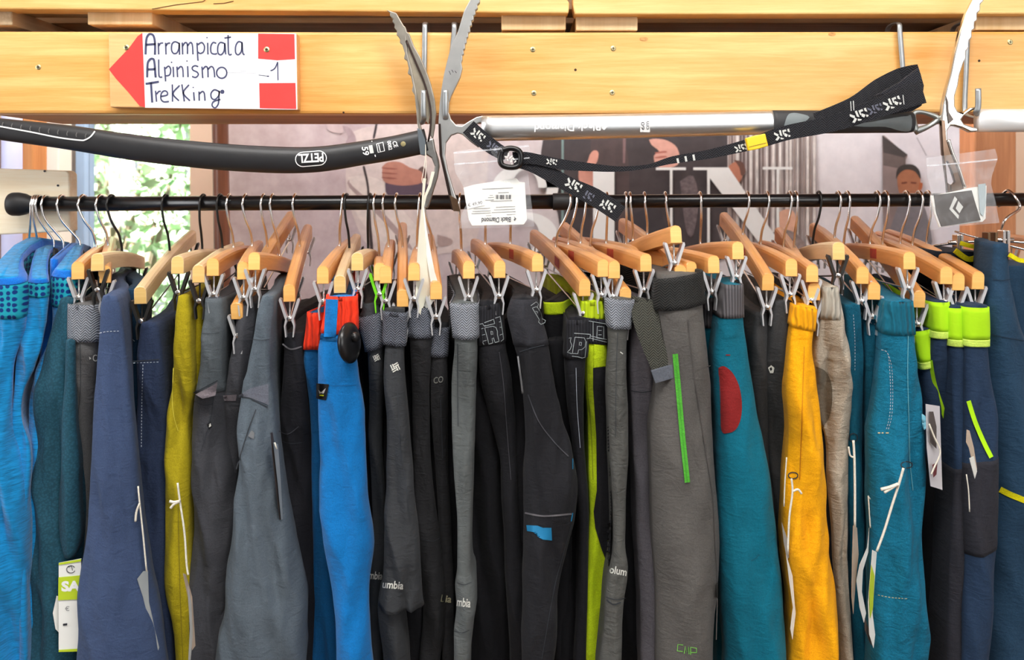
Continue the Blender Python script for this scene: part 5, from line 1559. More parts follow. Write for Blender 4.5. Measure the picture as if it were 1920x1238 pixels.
g.line('seam', [(792, 1012), (812, 1015), (826, 1008)], .6, T_DSTITCH)
g = G('T', 'trousers', 'slim black hiking trousers with low dark waistband and partial logo', 'trousers', C_CHAR2,
      [(606, 812, 840), (660, 808, 838), (720, 804, 838), (800, 808, 838), (900, 816, 840), (1000, 822, 846), (1080, 826, 850), (1160, 830, 852), (1330, 832, 856)], D=.990, amp=.9)
g.band('waistband', 614, 670, C_GREYW2, .0024)
g.text('logo_print', 'CO', (813, 720), (18, -3), (0, -12), plain('dim_grey_print', (130, 130, 124), .7))
g.text('knee_logo', 'bia', (826, 1129), (20, 2), (0, -14), plain('khaki_print', (176, 172, 140), .7), bold=.02, shear=.2)
g.line('pocket_zip', [(826, 750), (828, 800), (830, 860)], .7, T_DSTITCH)
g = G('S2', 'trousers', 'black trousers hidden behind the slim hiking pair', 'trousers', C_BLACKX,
      [(600, 756, 790), (700, 752, 776), (1330, 764, 796)], D=1.03, amp=.6)  # filler garment put in so the space behind reads dark
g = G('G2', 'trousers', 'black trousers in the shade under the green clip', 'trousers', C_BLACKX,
      [(580, 690, 724), (700, 712, 728), (1330, 716, 740)], D=1.03, amp=.6)  # black filler standing for the shade below the clip
g = G('U', 'trousers', 'lighter grey hiking trousers with knitted-look grey waistband', 'trousers', C_LGREY,
      [(568, 846, 892), (640, 848, 888), (700, 843, 888), (760, 842, 888), (840, 845, 886), (920, 850, 884), (1000, 856, 882), (1080, 857, 882), (1100, 852, 888), (1140, 854, 888), (1180, 850, 882), (1238, 848, 878), (1330, 846, 876)], D=.968, amp=1.0)
g.band('waistband', 569, 635, C_GREYW, .0030)
g.line('seam', [(858, 645), (858, 720), (859, 800)], .6, T_DSTITCH)
g.text('knee_logo', 'mbia', (856, 1137), (26, 3), (0, -17), T_SILVER, bold=.02, shear=.2)
g.line('seam', [(857, 1093), (870, 1097), (884, 1092)], .6, T_DSTITCH)
g.line('seam', [(850, 1183), (866, 1187), (880, 1182)], .6, T_DSTITCH)

def outline_print(g, polys, on=None, w=.55, mat=None):
    segs = []
    for p in polys: segs.append(p)
    par, bv = (g.o, g.bvh) if on is None else g.bands[on]
    dense = []
    for ln in segs:
        q = []
        for i in range(len(ln) - 1):
            n = max(1, int(math.hypot(ln[i+1][0]-ln[i][0], ln[i+1][1]-ln[i][1]) / 4))
            for j in range(n): q.append((ln[i][0] + (ln[i+1][0]-ln[i][0]) * j / n, ln[i][1] + (ln[i+1][1]-ln[i][1]) * j / n))
        q.append(ln[-1]); dense.append(q)
    v_, f_ = stroke_px(dense, w)
    decal('waist_print', v_, f_, bv, g.D, mat or T_GPRINT, par, off=.0009)
def cz(pts): return [(860 + x / 6.877, 540 + y / 6.877) for x, y in pts]
g = G('V', 'trousers', 'black softshell trousers with outlined capital letters on the waistband', 'trousers', C_BLACK,
      [(566, 898, 932), (600, 897, 938), (640, 898, 944), (680, 900, 950), (740, 908, 960), (800, 924, 966), (870, 938, 970), (940, 942, 974), (1020, 948, 978), (1100, 952, 982), (1238, 958, 988), (1330, 960, 990)], D=.975, amp=.9)
g.band('waistband', 572, 646, fabric('black_rib', (33, 33, 38), 'rib'), .0014, tilt=.002)
outline_print(g, [cz([(270,470),(310,460),(325,490),(350,485)]), cz([(290,530),(320,520)]), cz([(300,610),(340,600)]), cz([(310,690),(360,675)]), cz([(335,515),(440,495),(480,510),(500,560),(500,600),(520,690),(470,705),(450,645),(430,655),(440,710),(390,725),(335,515)]),
    cz([(415,560),(435,560),(440,600),(420,605),(415,560)]), cz([(330,450),(450,405),(465,460),(330,495)]), cz([(470,390),(535,370),(580,660),(545,690)]), cz([(520,440),(545,435)]), cz([(530,510),(560,505)]), cz([(530,610),(575,590)]), cz([(310,700),(400,890),(435,740)])], on=0)
g.line('seam', [(936, 660), (944, 720), (950, 800), (958, 900)], .6, plain('grey_seam', (70, 70, 76), .9))
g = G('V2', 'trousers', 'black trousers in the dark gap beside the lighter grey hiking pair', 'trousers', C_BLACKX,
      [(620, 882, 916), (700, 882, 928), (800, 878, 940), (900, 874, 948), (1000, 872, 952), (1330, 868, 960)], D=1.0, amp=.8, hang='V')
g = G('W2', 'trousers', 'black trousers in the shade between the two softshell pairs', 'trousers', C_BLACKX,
      [(600, 936, 966), (700, 950, 984), (900, 966, 990), (1330, 980, 1000)], D=1.015, amp=.8, hang='W')  # added black filler, stands for shade between the softshells
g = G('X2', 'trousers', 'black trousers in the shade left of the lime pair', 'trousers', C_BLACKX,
      [(640, 1026, 1060), (760, 1046, 1072), (900, 1070, 1092), (1000, 1060, 1094), (1330, 1030, 1090)], D=1.0, amp=.8, hang='X')  # added black filler that closes a bright gap with shade
g = G('W', 'trousers', 'black softshell trousers with cyan knee print and zipper pull', 'trousers', C_BLACK,
      [(560, 958, 1006), (590, 952, 1012), (650, 966, 1026), (710, 978, 1036), (770, 982, 1050), (840, 984, 1068), (910, 984, 1084), (970, 984, 1080), (1040, 984, 1066), (1120, 984, 1052), (1238, 984, 1036), (1330, 984, 1030)], D=.962, amp=1.0, tail=.01)
g.band('waist', 562, 650, fabric('black_waist', (42, 42, 47), 'twill'), .0006, lip=False)
outline_print(g, [cz([(930,230),(1000,180),(1030,210),(1010,260)]), cz([(950,260),(1010,240),(1060,320),(1080,400),(1120,420),(1110,450),(1060,470),(1030,440),(1040,410),(950,260)]), cz([(990,300),(1020,310),(1010,330)])], on=0)
g.line('seam', [(974, 660), (1000, 652), (1027, 646)], .8, T_DSTITCH)
g.line('pocket_edge', [(990, 740), (1010, 790), (1040, 830), (1066, 856)], .9, plain('grey_seam', (70, 70, 76), .9))
g.line('knee_seam', [(984, 962), (1020, 968), (1072, 964)], 1.6, plain('grey_seam2', (96, 94, 98), .9))
g.patch('knee_print', [(987, 985), (1008, 986), (1018, 990), (1034, 990), (1035, 1014), (1018, 1012), (1010, 1008), (1018, 1002), (1000, 998), (988, 996)], T_BPRINT, sm=False)
g.line('cyan_tab', [(1074, 860), (1074, 880)], .9, T_BPRINT)
g.line('cyan_tab', [(1074, 962), (1071, 978)], .9, T_BPRINT)
g.line('seam', [(1072, 984), (1056, 1040), (1040, 1100), (1022, 1200), (1016, 1236)], .6, T_DSTITCH)
zp = MB().tube([P(971, 668, .966), P(974, 690, .962), P(977, 712, .962), P(980, 738, .962)], .0012, 8, 4)
zp.build('zipper_pull', plain('grey_pull', (120, 120, 122), .4, .6), g.o, smooth=True)
g = G('X', 'trousers', 'black trousers with outlined letters on ribbed waist, left of lime pair', 'trousers', C_BLACKD,
      [(596, 1066, 1096), (640, 1064, 1102), (680, 1062, 1098), (760, 1066, 1094), (840, 1076, 1096), (920, 1082, 1102), (1000, 1088, 1104), (1100, 1084, 1102), (1238, 1078, 1100), (1330, 1076, 1100)], D=.972, amp=.7)
g.band('waistband', 600, 672, fabric('black_rib', (33, 33, 38), 'rib'), .0022)
outline_print(g, [cz([(1490,585),(1700,600),(1690,650),(1650,655)]), cz([(1500,635),(1620,645),(1640,690),(1630,760),(1590,795),(1545,800),(1535,850),(1465,845),(1500,635)]), cz([(1560,700),(1585,705),(1578,745),(1555,740),(1560,700)]), cz([(1460,880),(1540,890),(1590,905),(1630,895),(1650,690)]), cz([(1420,650),(1450,640),(1440,690),(1460,740),(1440,790),(1400,830),(1460,850)])], on=0)
g.line('seam', [(1080, 690), (1082, 760), (1088, 840)], .5, T_STITCH)
g = G('Y', 'trousers', 'lime and black trousers with gathered lime waistband', 'trousers', C_LIMES,
      [(566, 1090, 1130), (600, 1092, 1134), (650, 1096, 1138), (690, 1097, 1138), (760, 1100, 1140), (860, 1104, 1142), (960, 1108, 1146), (1030, 1104, 1142), (1100, 1100, 1138), (1180, 1096, 1130), (1238, 1094, 1126), (1330, 1092, 1122)], D=.978, amp=.9)
g.band('waistband', 565, 600, C_LIME, .0016)
g.band('lettered_band', 597, 645, fabric('black_rib', (33, 33, 38), 'rib'), .0020, tilt=-.002)
outline_print(g, [[(1104, 602), (1138, 608)], [(1112, 604), (1112, 640)], [(1120, 612), (1132, 613), (1132, 636), (1119, 634), (1120, 612)], [(1122, 620), (1128, 620)], [(1122, 628), (1128, 628)], [(1106, 634), (1138, 642)], [(1106, 630), (1138, 637)]], on=1)
g.patch('black_panel', [(1112, 690), (1138, 688), (1141, 760), (1143, 860), (1147, 960), (1144, 1040), (1140, 1062), (1128, 1030), (1116, 990), (1113, 960), (1119, 920), (1118, 820), (1112, 730)], C_BLACK, sm=False, sub=4, label='black front panel')
g.line('seam', [(1100, 648), (1101, 720), (1108, 800), (1112, 900)], .6, plain('lime_shadow', (110, 126, 10), .9))
g.patch('pocket_bag', [(1114, 646), (1136, 645), (1138, 686), (1114, 690)], C_LIMES, sm=False, off=.0018)
g = G('Y2', 'trousers', 'black trousers with a lime waist strip seen under the slanting hanger', 'trousers', C_BLACKX,
      [(566, 1016, 1052), (640, 1020, 1060), (760, 1040, 1066), (1330, 1040, 1070)], D=1.03, amp=.6)
g.band('waistband', 567, 590, C_LIMES, .001)
g = G('Z', 'trousers', 'olive grey hiking trousers with bright webbing waistband and knee lettering', 'trousers', C_OGREY,
      [(562, 1140, 1186), (610, 1144, 1180), (650, 1145, 1174), (700, 1141, 1172), (760, 1142, 1174), (830, 1146, 1176), (900, 1148, 1176), (960, 1150, 1174), (1030, 1152, 1173), (1068, 1147, 1177), (1100, 1140, 1175), (1126, 1136, 1173), (1180, 1132, 1170), (1238, 1126, 1166), (1330, 1122, 1164)], D=.962, amp=1.2)
g.band('waistband', 561, 616, C_GREYW, .0034, tilt=-.0015)
g.line('seam', [(1158, 625), (1155, 720), (1154, 820)], .5, T_DSTITCH)
g.text('knee_logo', 'olum', (1143, 1075), (32, 6), (0, -15), T_SILVER, bold=.02, shear=.2)
g.line('seam', [(1136, 1120), (1155, 1125), (1173, 1122)], .7, T_DSTITCH)
g.line('hem_edge', [(1137, 1125), (1150, 1134), (1164, 1130)], 1.2, T_DSTITCH)
g.line('bar_tack', [(1163, 660), (1168, 664)], .8, T_SILVER)
g = G('AA', 'trousers', 'violet-grey softshell trousers with loose olive webbing strap', 'trousers', C_SOFT1,
      [(572, 1190, 1238), (640, 1184, 1228), (700, 1183, 1228), (740, 1184, 1228), (820, 1188, 1226), (920, 1194, 1226), (1000, 1196, 1230), (1080, 1200, 1238), (1160, 1203, 1240), (1238, 1204, 1238), (1330, 1204, 1238)], D=.972, amp=.7)
g.line('seam', [(1183, 733), (1205, 736), (1228, 732)], .8, T_DSTITCH)
g.band('waist_webbing', 560, 612, C_OLIVEW, .0024, tilt=-.003)
sb = MB().ribbon([(1208, 566), (1212, 600), (1222, 640), (1238, 680), (1248, 708)], [26, 25, 21, 20, 20], [.968, .958, .952, .948, .947], .0022)
sb.build('loose_strap', C_OLIVEW, g.o)
MB().ribbon([(1241, 690), (1248, 714)], [21, 20], .944, .004, 2).build('strap_end', fabric('grey_strap_end', (90, 94, 103), 'twill'), g.o, bevel=.0006)
g = G('AA2', 'trousers', 'black trousers in the gap left of the belted grey pair', 'trousers', C_BLACKX,
      [(540, 1196, 1250), (640, 1206, 1246), (760, 1216, 1244), (1330, 1226, 1246)], D=1.03, amp=.6)  # black filler added for the dark gap beside the belt
g = G('AB2', 'trousers', 'dark trousers bunched behind the black belt', 'trousers', C_BLACK,
      [(524, 1222, 1262), (580, 1216, 1256), (700, 1226, 1252), (1330, 1232, 1252)], D=1.015, amp=.8)  # dark filler garment added to deepen the gap behind the belt
g = G('AB', 'trousers', 'wide warm-grey softshell trousers with black belt and green zipper', 'trousers', C_SOFT2,
      [(516, 1240, 1318), (560, 1238, 1322), (600, 1242, 1323), (680, 1244, 1331), (760, 1236, 1337), (840, 1232, 1345), (920, 1233, 1353), (1000, 1236, 1358), (1100, 1238, 1356), (1180, 1239, 1347), (1238, 1240, 1343), (1330, 1242, 1342)], D=.945, amp=.6, freq=.6, tail=.014)
g.band('belt', 517, 578, C_BELT, .0038, tilt=.0048)
g.line('zipper', [(1266, 664), (1272, 730), (1280, 820), (1289, 905)], 5.0, T_GREEN, label='green zipper', off=.0018)
g.line('zipper_teeth', [(1266, 664), (1272, 730), (1280, 820), (1289, 905)], .35, plain('zip_dark_green', (56, 130, 40), .7), off=.0024)
g.line('seam', [(1290, 600), (1298, 680), (1310, 760), (1322, 840), (1336, 930), (1341, 1020), (1345, 1100), (1343, 1200)], .9, plain('seam_warm_grey', (74, 70, 68), .9))
g.line('seam', [(1306, 694), (1320, 690), (1332, 686)], .7, plain('seam_warm_grey', (74, 70, 68), .9))
g.line('seam', [(1262, 576), (1290, 575), (1320, 570)], .6, plain('seam_warm_grey', (74, 70, 68), .9))
V_, F_ = stroke_px([[(1281, 1210), (1271, 1209), (1270, 1221), (1280, 1222)], [(1283, 1226), (1285, 1212), (1288, 1224), (1291, 1213), (1292, 1227)], [(1295, 1228), (1295, 1214), (1306, 1216), (1306, 1224), (1296, 1224)]], .8)
decal('logo_print', V_, F_, g.bvh, g.D, plain('green_logo', (120, 200, 80), .7), g.o)
g = G('AC2', 'trousers', 'teal trousers with grey rib waist, mostly hidden behind the belted pair', 'trousers', C_TEAL,
      [(558, 1320, 1342), (620, 1322, 1344), (700, 1328, 1350), (1000, 1344, 1368), (1330, 1350, 1384)], D=1.0, amp=.6)
g.band('waistband', 558, 616, C_RIB, .001)
g = G('AC', 'trousers', 'teal softshell trousers with dark red oval patch', 'trousers', C_TEAL,
      [(536, 1362, 1394), (590, 1356, 1398), (620, 1350, 1402), (680, 1344, 1410), (760, 1346, 1420), (840, 1350, 1436), (920, 1354, 1452), (1000, 1358, 1464), (1080, 1364, 1474), (1160, 1368, 1481), (1238, 1372, 1488), (1330, 1374, 1494)], D=.953, amp=.75, freq=.7, tail=.012)
g.band('waistband', 534, 597, C_RIB, .0014)
g.patch('red_patch', [(1347, 690), (1358, 687), (1374, 700), (1386, 725), (1391, 755), (1389, 785), (1380, 805), (1366, 812), (1353, 808), (1350, 760)], C_PATCH, label='dark red oval patch')
g.line('seam', [(1351, 808), (1350, 740), (1347, 692)], .6, plain('teal_seam', (0, 78, 96), .9))
g.line('bar_tack', [(1361, 666), (1369, 666)], 1.0, C_PATCH)
g.line('seam', [(1408, 1052), (1416, 1048), (1424, 1040)], .7, plain('teal_seam', (0, 78, 96), .9))
g = G('AD', 'trousers', 'dark grey trousers in the gap right of the teal pair', 'trousers', C_DGREY,
      [(586, 1418, 1442), (640, 1414, 1446), (720, 1412, 1446), (800, 1424, 1450), (900, 1436, 1460), (1330, 1460, 1484)], D=.99, amp=.9)
g = G('AE', 'trousers', 'dark grey cotton trousers with small white badge, left of orange', 'trousers', C_DGREY,
      [(566, 1454, 1488), (620, 1446, 1486), (700, 1440, 1484), (780, 1442, 1482), (860, 1446, 1482), (940, 1456, 1484), (1020, 1466, 1490), (1100, 1474, 1496), (1330, 1482, 1500)], D=.980, amp=1.0)
g.patch('badge', [(1440, 690), (1446, 685), (1452, 690), (1450, 700), (1444, 700)], T_SILVER, sm=False, sub=0)
g.patch('badge_mark', [(1443, 691), (1447, 688), (1449, 693), (1445, 696)], T_BLACK, sm=False, sub=0, off=.0012)
g = G('AF', 'trousers', 'bright orange cotton trousers with gathered waist', 'trousers', C_ORANGE,
      [(578, 1494, 1534), (610, 1488, 1530), (650, 1484, 1524), (700, 1484, 1530), (760, 1482, 1540), (830, 1480, 1546), (900, 1478, 1550), (970, 1478, 1558), (1040, 1480, 1568), (1110, 1486, 1578), (1180, 1490, 1579), (1238, 1494, 1577), (1330, 1496, 1576)], D=.957, amp=1.1, tail=.012)
g.band('waistband', 577, 618, C_ORANGEG, .0016, tilt=-.003)
g.line('seam', [(1508, 650), (1505, 740), (1502, 820), (1499, 900)], .6, plain('orange_seam', (190, 110, 0), .9))
g.line('eyelet', circle_px(1487, 892, 9, 6, 12) + [(1496, 892)], 1.0, T_DSTITCH, k=1)
g = G('AF2', 'trousers', 'black trousers hidden behind the orange and beige pairs', 'trousers', C_BLACKX,
      [(560, 1524, 1556), (660, 1524, 1550), (760, 1536, 1560), (1330, 1550, 1580)], D=1.02, amp=.6)  # black filler added where only a dark gap shows
g = G('AG', 'trousers', 'crumpled beige linen trousers with gathered waist', 'trousers', C_BEIGE,
      [(538, 1548, 1574), (580, 1544, 1578), (630, 1537, 1586), (680, 1532, 1591), (720, 1536, 1593), (780, 1540, 1593), (840, 1556, 1592), (920, 1560, 1593), (1000, 1566, 1595), (1080, 1572, 1598), (1160, 1578, 1602), (1238, 1580, 1604), (1330, 1582, 1606)], D=.972, amp=1.5, freq=1.3)
g.band('waistband', 539, 600, C_BEIGEG, .0008)
g.patch('pocket_opening', [(1530, 688), (1545, 694), (1555, 708), (1560, 728), (1560, 756), (1556, 778), (1548, 794), (1538, 796)], C_TAUPE, label='taupe pocket opening')
g.dashes('stitching', [(1560, 706), (1566, 730), (1562, 770)], .5, plain('linen_stitch', (150, 136, 116), .9))
g = G('AH', 'trousers', 'petrol blue denim trousers beside the beige pair', 'trousers', C_PETROLD,
      [(572, 1586, 1616), (620, 1590, 1622), (680, 1592, 1628), (760, 1592, 1626), (840, 1593, 1622), (920, 1594, 1620), (1000, 1598, 1622), (1100, 1602, 1626), (1330, 1606, 1632)], D=.978, amp=1.0)
g.dashes('stitching', [(1600, 590), (1603, 640), (1603, 700)], .5, T_STITCH)
g.line('eyelet', circle_px(1600, 821, 8, 8, 12) + [(1608, 821)], .9, T_DSTITCH, k=1)
g = G('AI', 'trousers', 'narrow petrol denim trousers squeezed behind the washed pair', 'trousers', C_PETROLD,
      [(596, 1622, 1650), (660, 1624, 1648), (740, 1626, 1644), (860, 1624, 1640), (1330, 1624, 1648)], D=.988, amp=.9)
g.dashes('stitching', [(1630, 604), (1640, 608), (1648, 604)], .6, T_STITCH)
g = G('AJ', 'trousers', 'washed petrol denim trousers with elastic waist and patch pocket', 'trousers', C_PETROL,
      [(566, 1668, 1714), (600, 1664, 1716), (650, 1656, 1716), (700, 1650, 1722), (760, 1647, 1732), (820, 1643, 1739), (900, 1641, 1746), (980, 1644, 1749), (1060, 1645, 1750), (1150, 1645, 1751), (1238, 1645, 1752), (1330, 1645, 1752)], D=.952, amp=.9, tail=.013)
g.band('waistband', 566, 628, C_PETROLG, .0020)
for off in (0, 4):
    g.dashes('stitching', [(1652, 656), (1664, 662), (1672 - off, 690), (1674 - off, 740), (1672 - off, 780), (1665 - off, 808)], .5, T_STITCH)
g.line('seam', [(1703, 630), (1702, 700), (1704, 780), (1706, 860), (1712, 920)], .7, plain('petrol_seam', (90, 160, 176), .9))
g.dashes('stitching', [(1646, 812), (1658, 812), (1668, 812)], 1.0, plain('tan_stitch', (196, 186, 140), .9))
g.dashes('stitching', [(1646, 1116), (1672, 1121), (1702, 1123)], .6, plain('tan_stitch', (196, 186, 140), .9))
g.line('eyelet', circle_px(1700, 872, 11, 6, 12) + [(1711, 872)], 1.0, T_DSTITCH, k=1)
g.patch('worn_spot', [(1728, 776), (1736, 782), (1738, 800), (1732, 806), (1729, 794)], plain('bleached_denim', (120, 186, 206), .9, 0, .2, 200), sub=2)
g = G('AJ2', 'trousers', 'dark navy trousers in the gap right of washed denim', 'trousers', C_BLACKX,
      [(600, 1712, 1742), (700, 1722, 1750), (1330, 1752, 1780)], D=1.02, amp=.6)  # near-black filler added for the dark gap by the denim

def neon(key, label, rows, D, bands, stripe=None, split=None, dark=None, **kw):
    g = G(key, 'trousers', label, 'trousers', C_NAVYL, rows, D=D, **kw)
    for (v0, v1, tilt) in bands:
        g.band('waistband', v0, v1 - 12, C_NEON, .0018, tilt=tilt)
        g.band('waistband_edge', v1 - 13, v1, C_NEON2, .0019, tilt=tilt, lip=False)
    if stripe: g.line('neon_stripe', stripe, 4.2, C_NEON, label='neon green stripe', off=.0022)
    if dark:
        o = g.band('dark_panel', dark[0], dark[1], C_NAVYB, .0006, tilt=dark[2], lip=False, label='black knee panel')
    return g
neon('AL2', 'navy trousers with tilted neon waistband, leftmost of the neon group',
     [(618, 1722, 1752), (650, 1724, 1752), (690, 1732, 1756), (760, 1736, 1772), (860, 1742, 1776), (960, 1750, 1780), (1050, 1752, 1778), (1238, 1754, 1776), (1330, 1754, 1776)], .985,
     [(618, 690, .003)], hang='AL', amp=.7)
neon('AL', 'navy trousers with half-navy neon waistband and hanging photo card', 
     [(566, 1752, 1782), (620, 1756, 1782), (680, 1750, 1784), (760, 1756, 1794), (840, 1766, 1800), (940, 1768, 1806), (1040, 1766, 1806), (1150, 1762, 1800), (1330, 1762, 1800)], .972,
     [(567, 635, 0)], stripe=[(1744, 676), (1752, 720), (1768, 770), (1780, 810), (1784, 852)], dark=(850, 1040, .002), amp=.7)
neon('AM', 'navy trousers with middle neon waistband', 
     [(576, 1782, 1813), (640, 1784, 1814), (690, 1788, 1820), (760, 1790, 1820), (850, 1794, 1816), (960, 1790, 1814), (1050, 1784, 1812), (1150, 1782, 1808), (1330, 1780, 1806)], .968,
     [(578, 650, 0)], dark=(880, 1300, .002), amp=.7)
neon('AN', 'navy trousers with widest neon waistband and curved neon stripe', 
     [(574, 1815, 1858), (620, 1815, 1858), (655, 1817, 1858), (710, 1818, 1864), (780, 1818, 1872), (850, 1816, 1878), (920, 1816, 1878), (1000, 1818, 1876), (1060, 1817, 1873), (1150, 1815, 1865), (1238, 1813, 1860), (1330, 1812, 1858)], .955,
     [(577, 651, 0)], stripe=[(1816, 752), (1828, 790), (1844, 828), (1859, 858)], dark=(868, 1040, .004), amp=.7)

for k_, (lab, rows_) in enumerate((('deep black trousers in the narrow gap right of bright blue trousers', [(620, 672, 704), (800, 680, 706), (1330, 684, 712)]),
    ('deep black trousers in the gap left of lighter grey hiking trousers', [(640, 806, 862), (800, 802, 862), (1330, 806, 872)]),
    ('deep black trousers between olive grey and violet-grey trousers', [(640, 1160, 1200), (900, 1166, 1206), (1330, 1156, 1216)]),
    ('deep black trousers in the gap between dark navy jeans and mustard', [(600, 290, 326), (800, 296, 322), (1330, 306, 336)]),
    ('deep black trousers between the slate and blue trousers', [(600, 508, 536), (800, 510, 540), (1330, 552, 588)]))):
    G('fill%d' % k_, 'trousers', lab, 'trousers', C_BLACKX, rows_, D=1.04, amp=.5, tail=.016)  # dark fillers without hangers, added to stand for shade between garments
# ---------------------------------------------------------------- metal hanger with the big navy garment
mh = empty('metal_clip_hanger', P(1886, 458, 1.12))
tag(mh, 'chrome wire clip hanger at right, under the logo card bag', 'hanger')
for (ur, cu, cv, D_) in ((1889, 1878, 452, 1.0),):
    rp = rodpt(ur)
    c = P(cu, cv, 1.12)
    pts = [c, c + Vector((0, 0, .015)), c + Vector((.004, -.004, .03)), rp + Vector((.008, -.014, -.012)), rp + Vector((.004, -.0125, .002)), rp + Vector((0, 0, .0125)), rp + Vector((-.004, .0125, 0)), rp + Vector((-.006, .009, -.010))]
    MB().tube(pts, .0018, 8, 5).build('hook', M_CHROME, mh, smooth=True)
MB().tube([P(1745, 462, 1.16), P(1800, 455, 1.14), P(1870, 452, 1.12), P(1960, 458, 1.10), P(2020, 462, 1.09)], .0016, 8, 3).build('wire_bar', M_CHROME, mh, smooth=True)
MB().tube([P(1790, 434, 1.16), P(1840, 448, 1.14), P(1890, 460, 1.12), P(1960, 478, 1.10)], .0013, 8, 3).build('wire_bar', M_CHROME, mh, smooth=True)
def big_clip(u, v, D, s, par, rust=True):
    c = P(u, v, D)
    me = MB()
    for k in (-1, 1):
        me.box((c.x + k * .004 * s - .002, D - .007, c.z - .024 * s), (c.x + k * .004 * s + .002, D + .007, c.z + .018 * s))
    me.build('clip', plain('bronze_clip', (134, 108, 84), .3, 1, .2, 60) if rust else M_CHROME, par, bevel=.001)
    MB().lathe(c - Vector((.012, 0, 0)), (1, 0, 0), [(0, .003), (.024, .003)], 12).build('clip_spring', M_CHROME, par, smooth=True)
big_clip(1856, 466, 1.08, 1.15, mh)
big_clip(1796, 455, 1.13, .6, mh, False)
big_clip(1882, 450, 1.10, .7, mh, False)
HG['AO'] = dict(F=P(1882, 700, .975), R=P(1882, 700, 1.335))
g = G('AO', 'trousers', 'large deep navy garment with yellow trim cut by right edge', 'trousers', C_BIGNAVY,
      [(458, 1868, 1896), (500, 1866, 1897), (540, 1862, 1904), (600, 1858, 1922), (660, 1856, 1944), (760, 1862, 1960), (860, 1872, 1985), (960, 1878, 2000), (1238, 1868, 2010), (1330, 1860, 2010)], D=.975, amp=.5, freq=.6, tail=.022, length=.10, lean=0)
g.line('yellow_trim', [(1875, 918), (1895, 928), (1925, 940)], 5.5, C_YEL, label='yellow trim')
g.line('seam', [(1862, 524), (1880, 526), (1899, 523)], .7, plain('navy_seam', (20, 40, 58), .9))
g.line('seam', [(1858, 628), (1885, 633), (1925, 640)], .7, plain('navy_seam', (20, 40, 58), .9))
G('AP', 'trousers', 'dark navy trousers at the right edge behind the large navy garment', 'trousers', C_BIGNAVY,
      [(500, 1880, 1990), (560, 1880, 2000), (700, 1886, 2020), (1330, 1890, 2040)], D=1.08, amp=.6, tail=.03, length=.15, hang='none')
g = G('AO2', 'trousers', 'dark navy garment with yellow collar edge under the metal hanger', 'trousers', fabric('deep_navy_back', (17, 28, 42), 'twill'),
      [(474, 1768, 1858), (520, 1776, 1868), (600, 1800, 1880), (700, 1810, 1885), (1330, 1800, 1890)], D=1.07, amp=.6, freq=.5, tail=.03, length=.12)
for pts, hw in (([(1792, 470), (1815, 486), (1836, 482), (1852, 474)], [5, 5, 5, 4]), ([(1802, 456), (1822, 462), (1840, 464)], [4, 4, 3])):
    MB().ribbon(pts, hw, 1.064, .003).build('yellow_trim', C_YEL, g.o)
MB().ribbon([(1894, 478), (1912, 488), (1935, 490)], [4, 4, 4], .972, .003).build('yellow_trim', C_YEL, bpy.data.objects[[o.name for o in bpy.data.objects if o.get('label', '').startswith('large deep navy')][0]])

# ================================================================== HANG TAGS
def hang_tag(label, strings, cards, loc, group='paper hang tags'):
    root = empty('hang_tag', P(*loc)); tag(root, label, 'tag', group)
    for pts, D, r in strings:
        MB().tube([P(u, v, D) for u, v in pts], r, 6, 4).build('string', M_STRING, root, smooth=True)
    out = []
    for pts, D0, D1, mat in cards:
        u0 = min(p[0] for p in pts); u1 = max(p[0] for p in pts)
        out.append(MB().poly(pts, lambda u, v: D0 + (D1 - D0) * (u - u0) / max(1, u1 - u0), .0009).build('card', mat, root))
    return root, out
M_LIMEP = plain('lime_card_print', (190, 212, 40), .6)
M_GREYC = plain('grey_card', (150, 156, 158), .6, 0, .05)
M_TAN = plain('tan_card', (200, 180, 160), .7, 0, .1)
M_DARKC = plain('dark_card', (70, 62, 60), .6, 0, .2)
t_, c_ = hang_tag('white and lime sale tag on the teal knit shirt', [], [([(110, 1056), (152, 1048), (150, 1222), (110, 1223)], .968, .971, M_PAPER), ([(106, 1118), (112, 1120), (112, 1188), (104, 1180), (99, 1150)], .974, .976, M_PAPER)], (130, 1223, .968))
e = .9672
for pts in ([(110, 1056), (152, 1048.5), (152, 1053), (110, 1060)], [(109.5, 1083), (152, 1079), (152, 1124), (109, 1126)], [(110, 1219), (150, 1216.5), (150, 1222), (110, 1223)]):
    flat_px('tag_print', pts, [(0, 1, 2, 3)], lambda u, v: e + .003 * (u - 110) / 42 - .0003, M_LIMEP, c_[0])
v_, f_ = text_px('SA', (115, 1110), (36, -1), (0, -20), bold=.05); flat_px('tag_print', v_, f_, lambda u, v: e + .003 * (u - 110) / 42 - .0006, M_WHITE, c_[0])
v_, f_ = text_px('\u20ac', (122, 1146), (8, 0), (0, -9)); flat_px('tag_print', v_, f_, lambda u, v: e + .003 * (u - 110) / 42 - .0006, plain('price_grey', (120, 120, 122)), c_[0])
flat_px('tag_print', [(118, 1170), (126, 1169), (126, 1173), (118, 1174)], [(0, 1, 2, 3)], lambda u, v: e + .003 * (u - 110) / 42 - .0006, M_INK, c_[0])
v_, f_ = stroke_px([circle_px(133, 1068, 8, 7, 14, 20, 330), [(128, 1064), (134, 1062), (136, 1070)]], .7); flat_px('tag_print', v_, f_, lambda u, v: e + .003 * (u - 110) / 42 - .0006, M_INK, c_[0])
hang_tag('grey card on white string at the dark navy jeans', [([(259, 912), (262, 944), (268, 1000), (275, 1072)], .940, .0009), ([(262, 944), (256, 960), (254, 978)], .938, .0012)],
         [([(257, 1086), (268, 1072), (277, 1071), (279, 1130), (290, 1180), (298, 1215), (292, 1236), (278, 1160), (268, 1120)], .940, .955, M_GREYC)], (275, 1236, .94))
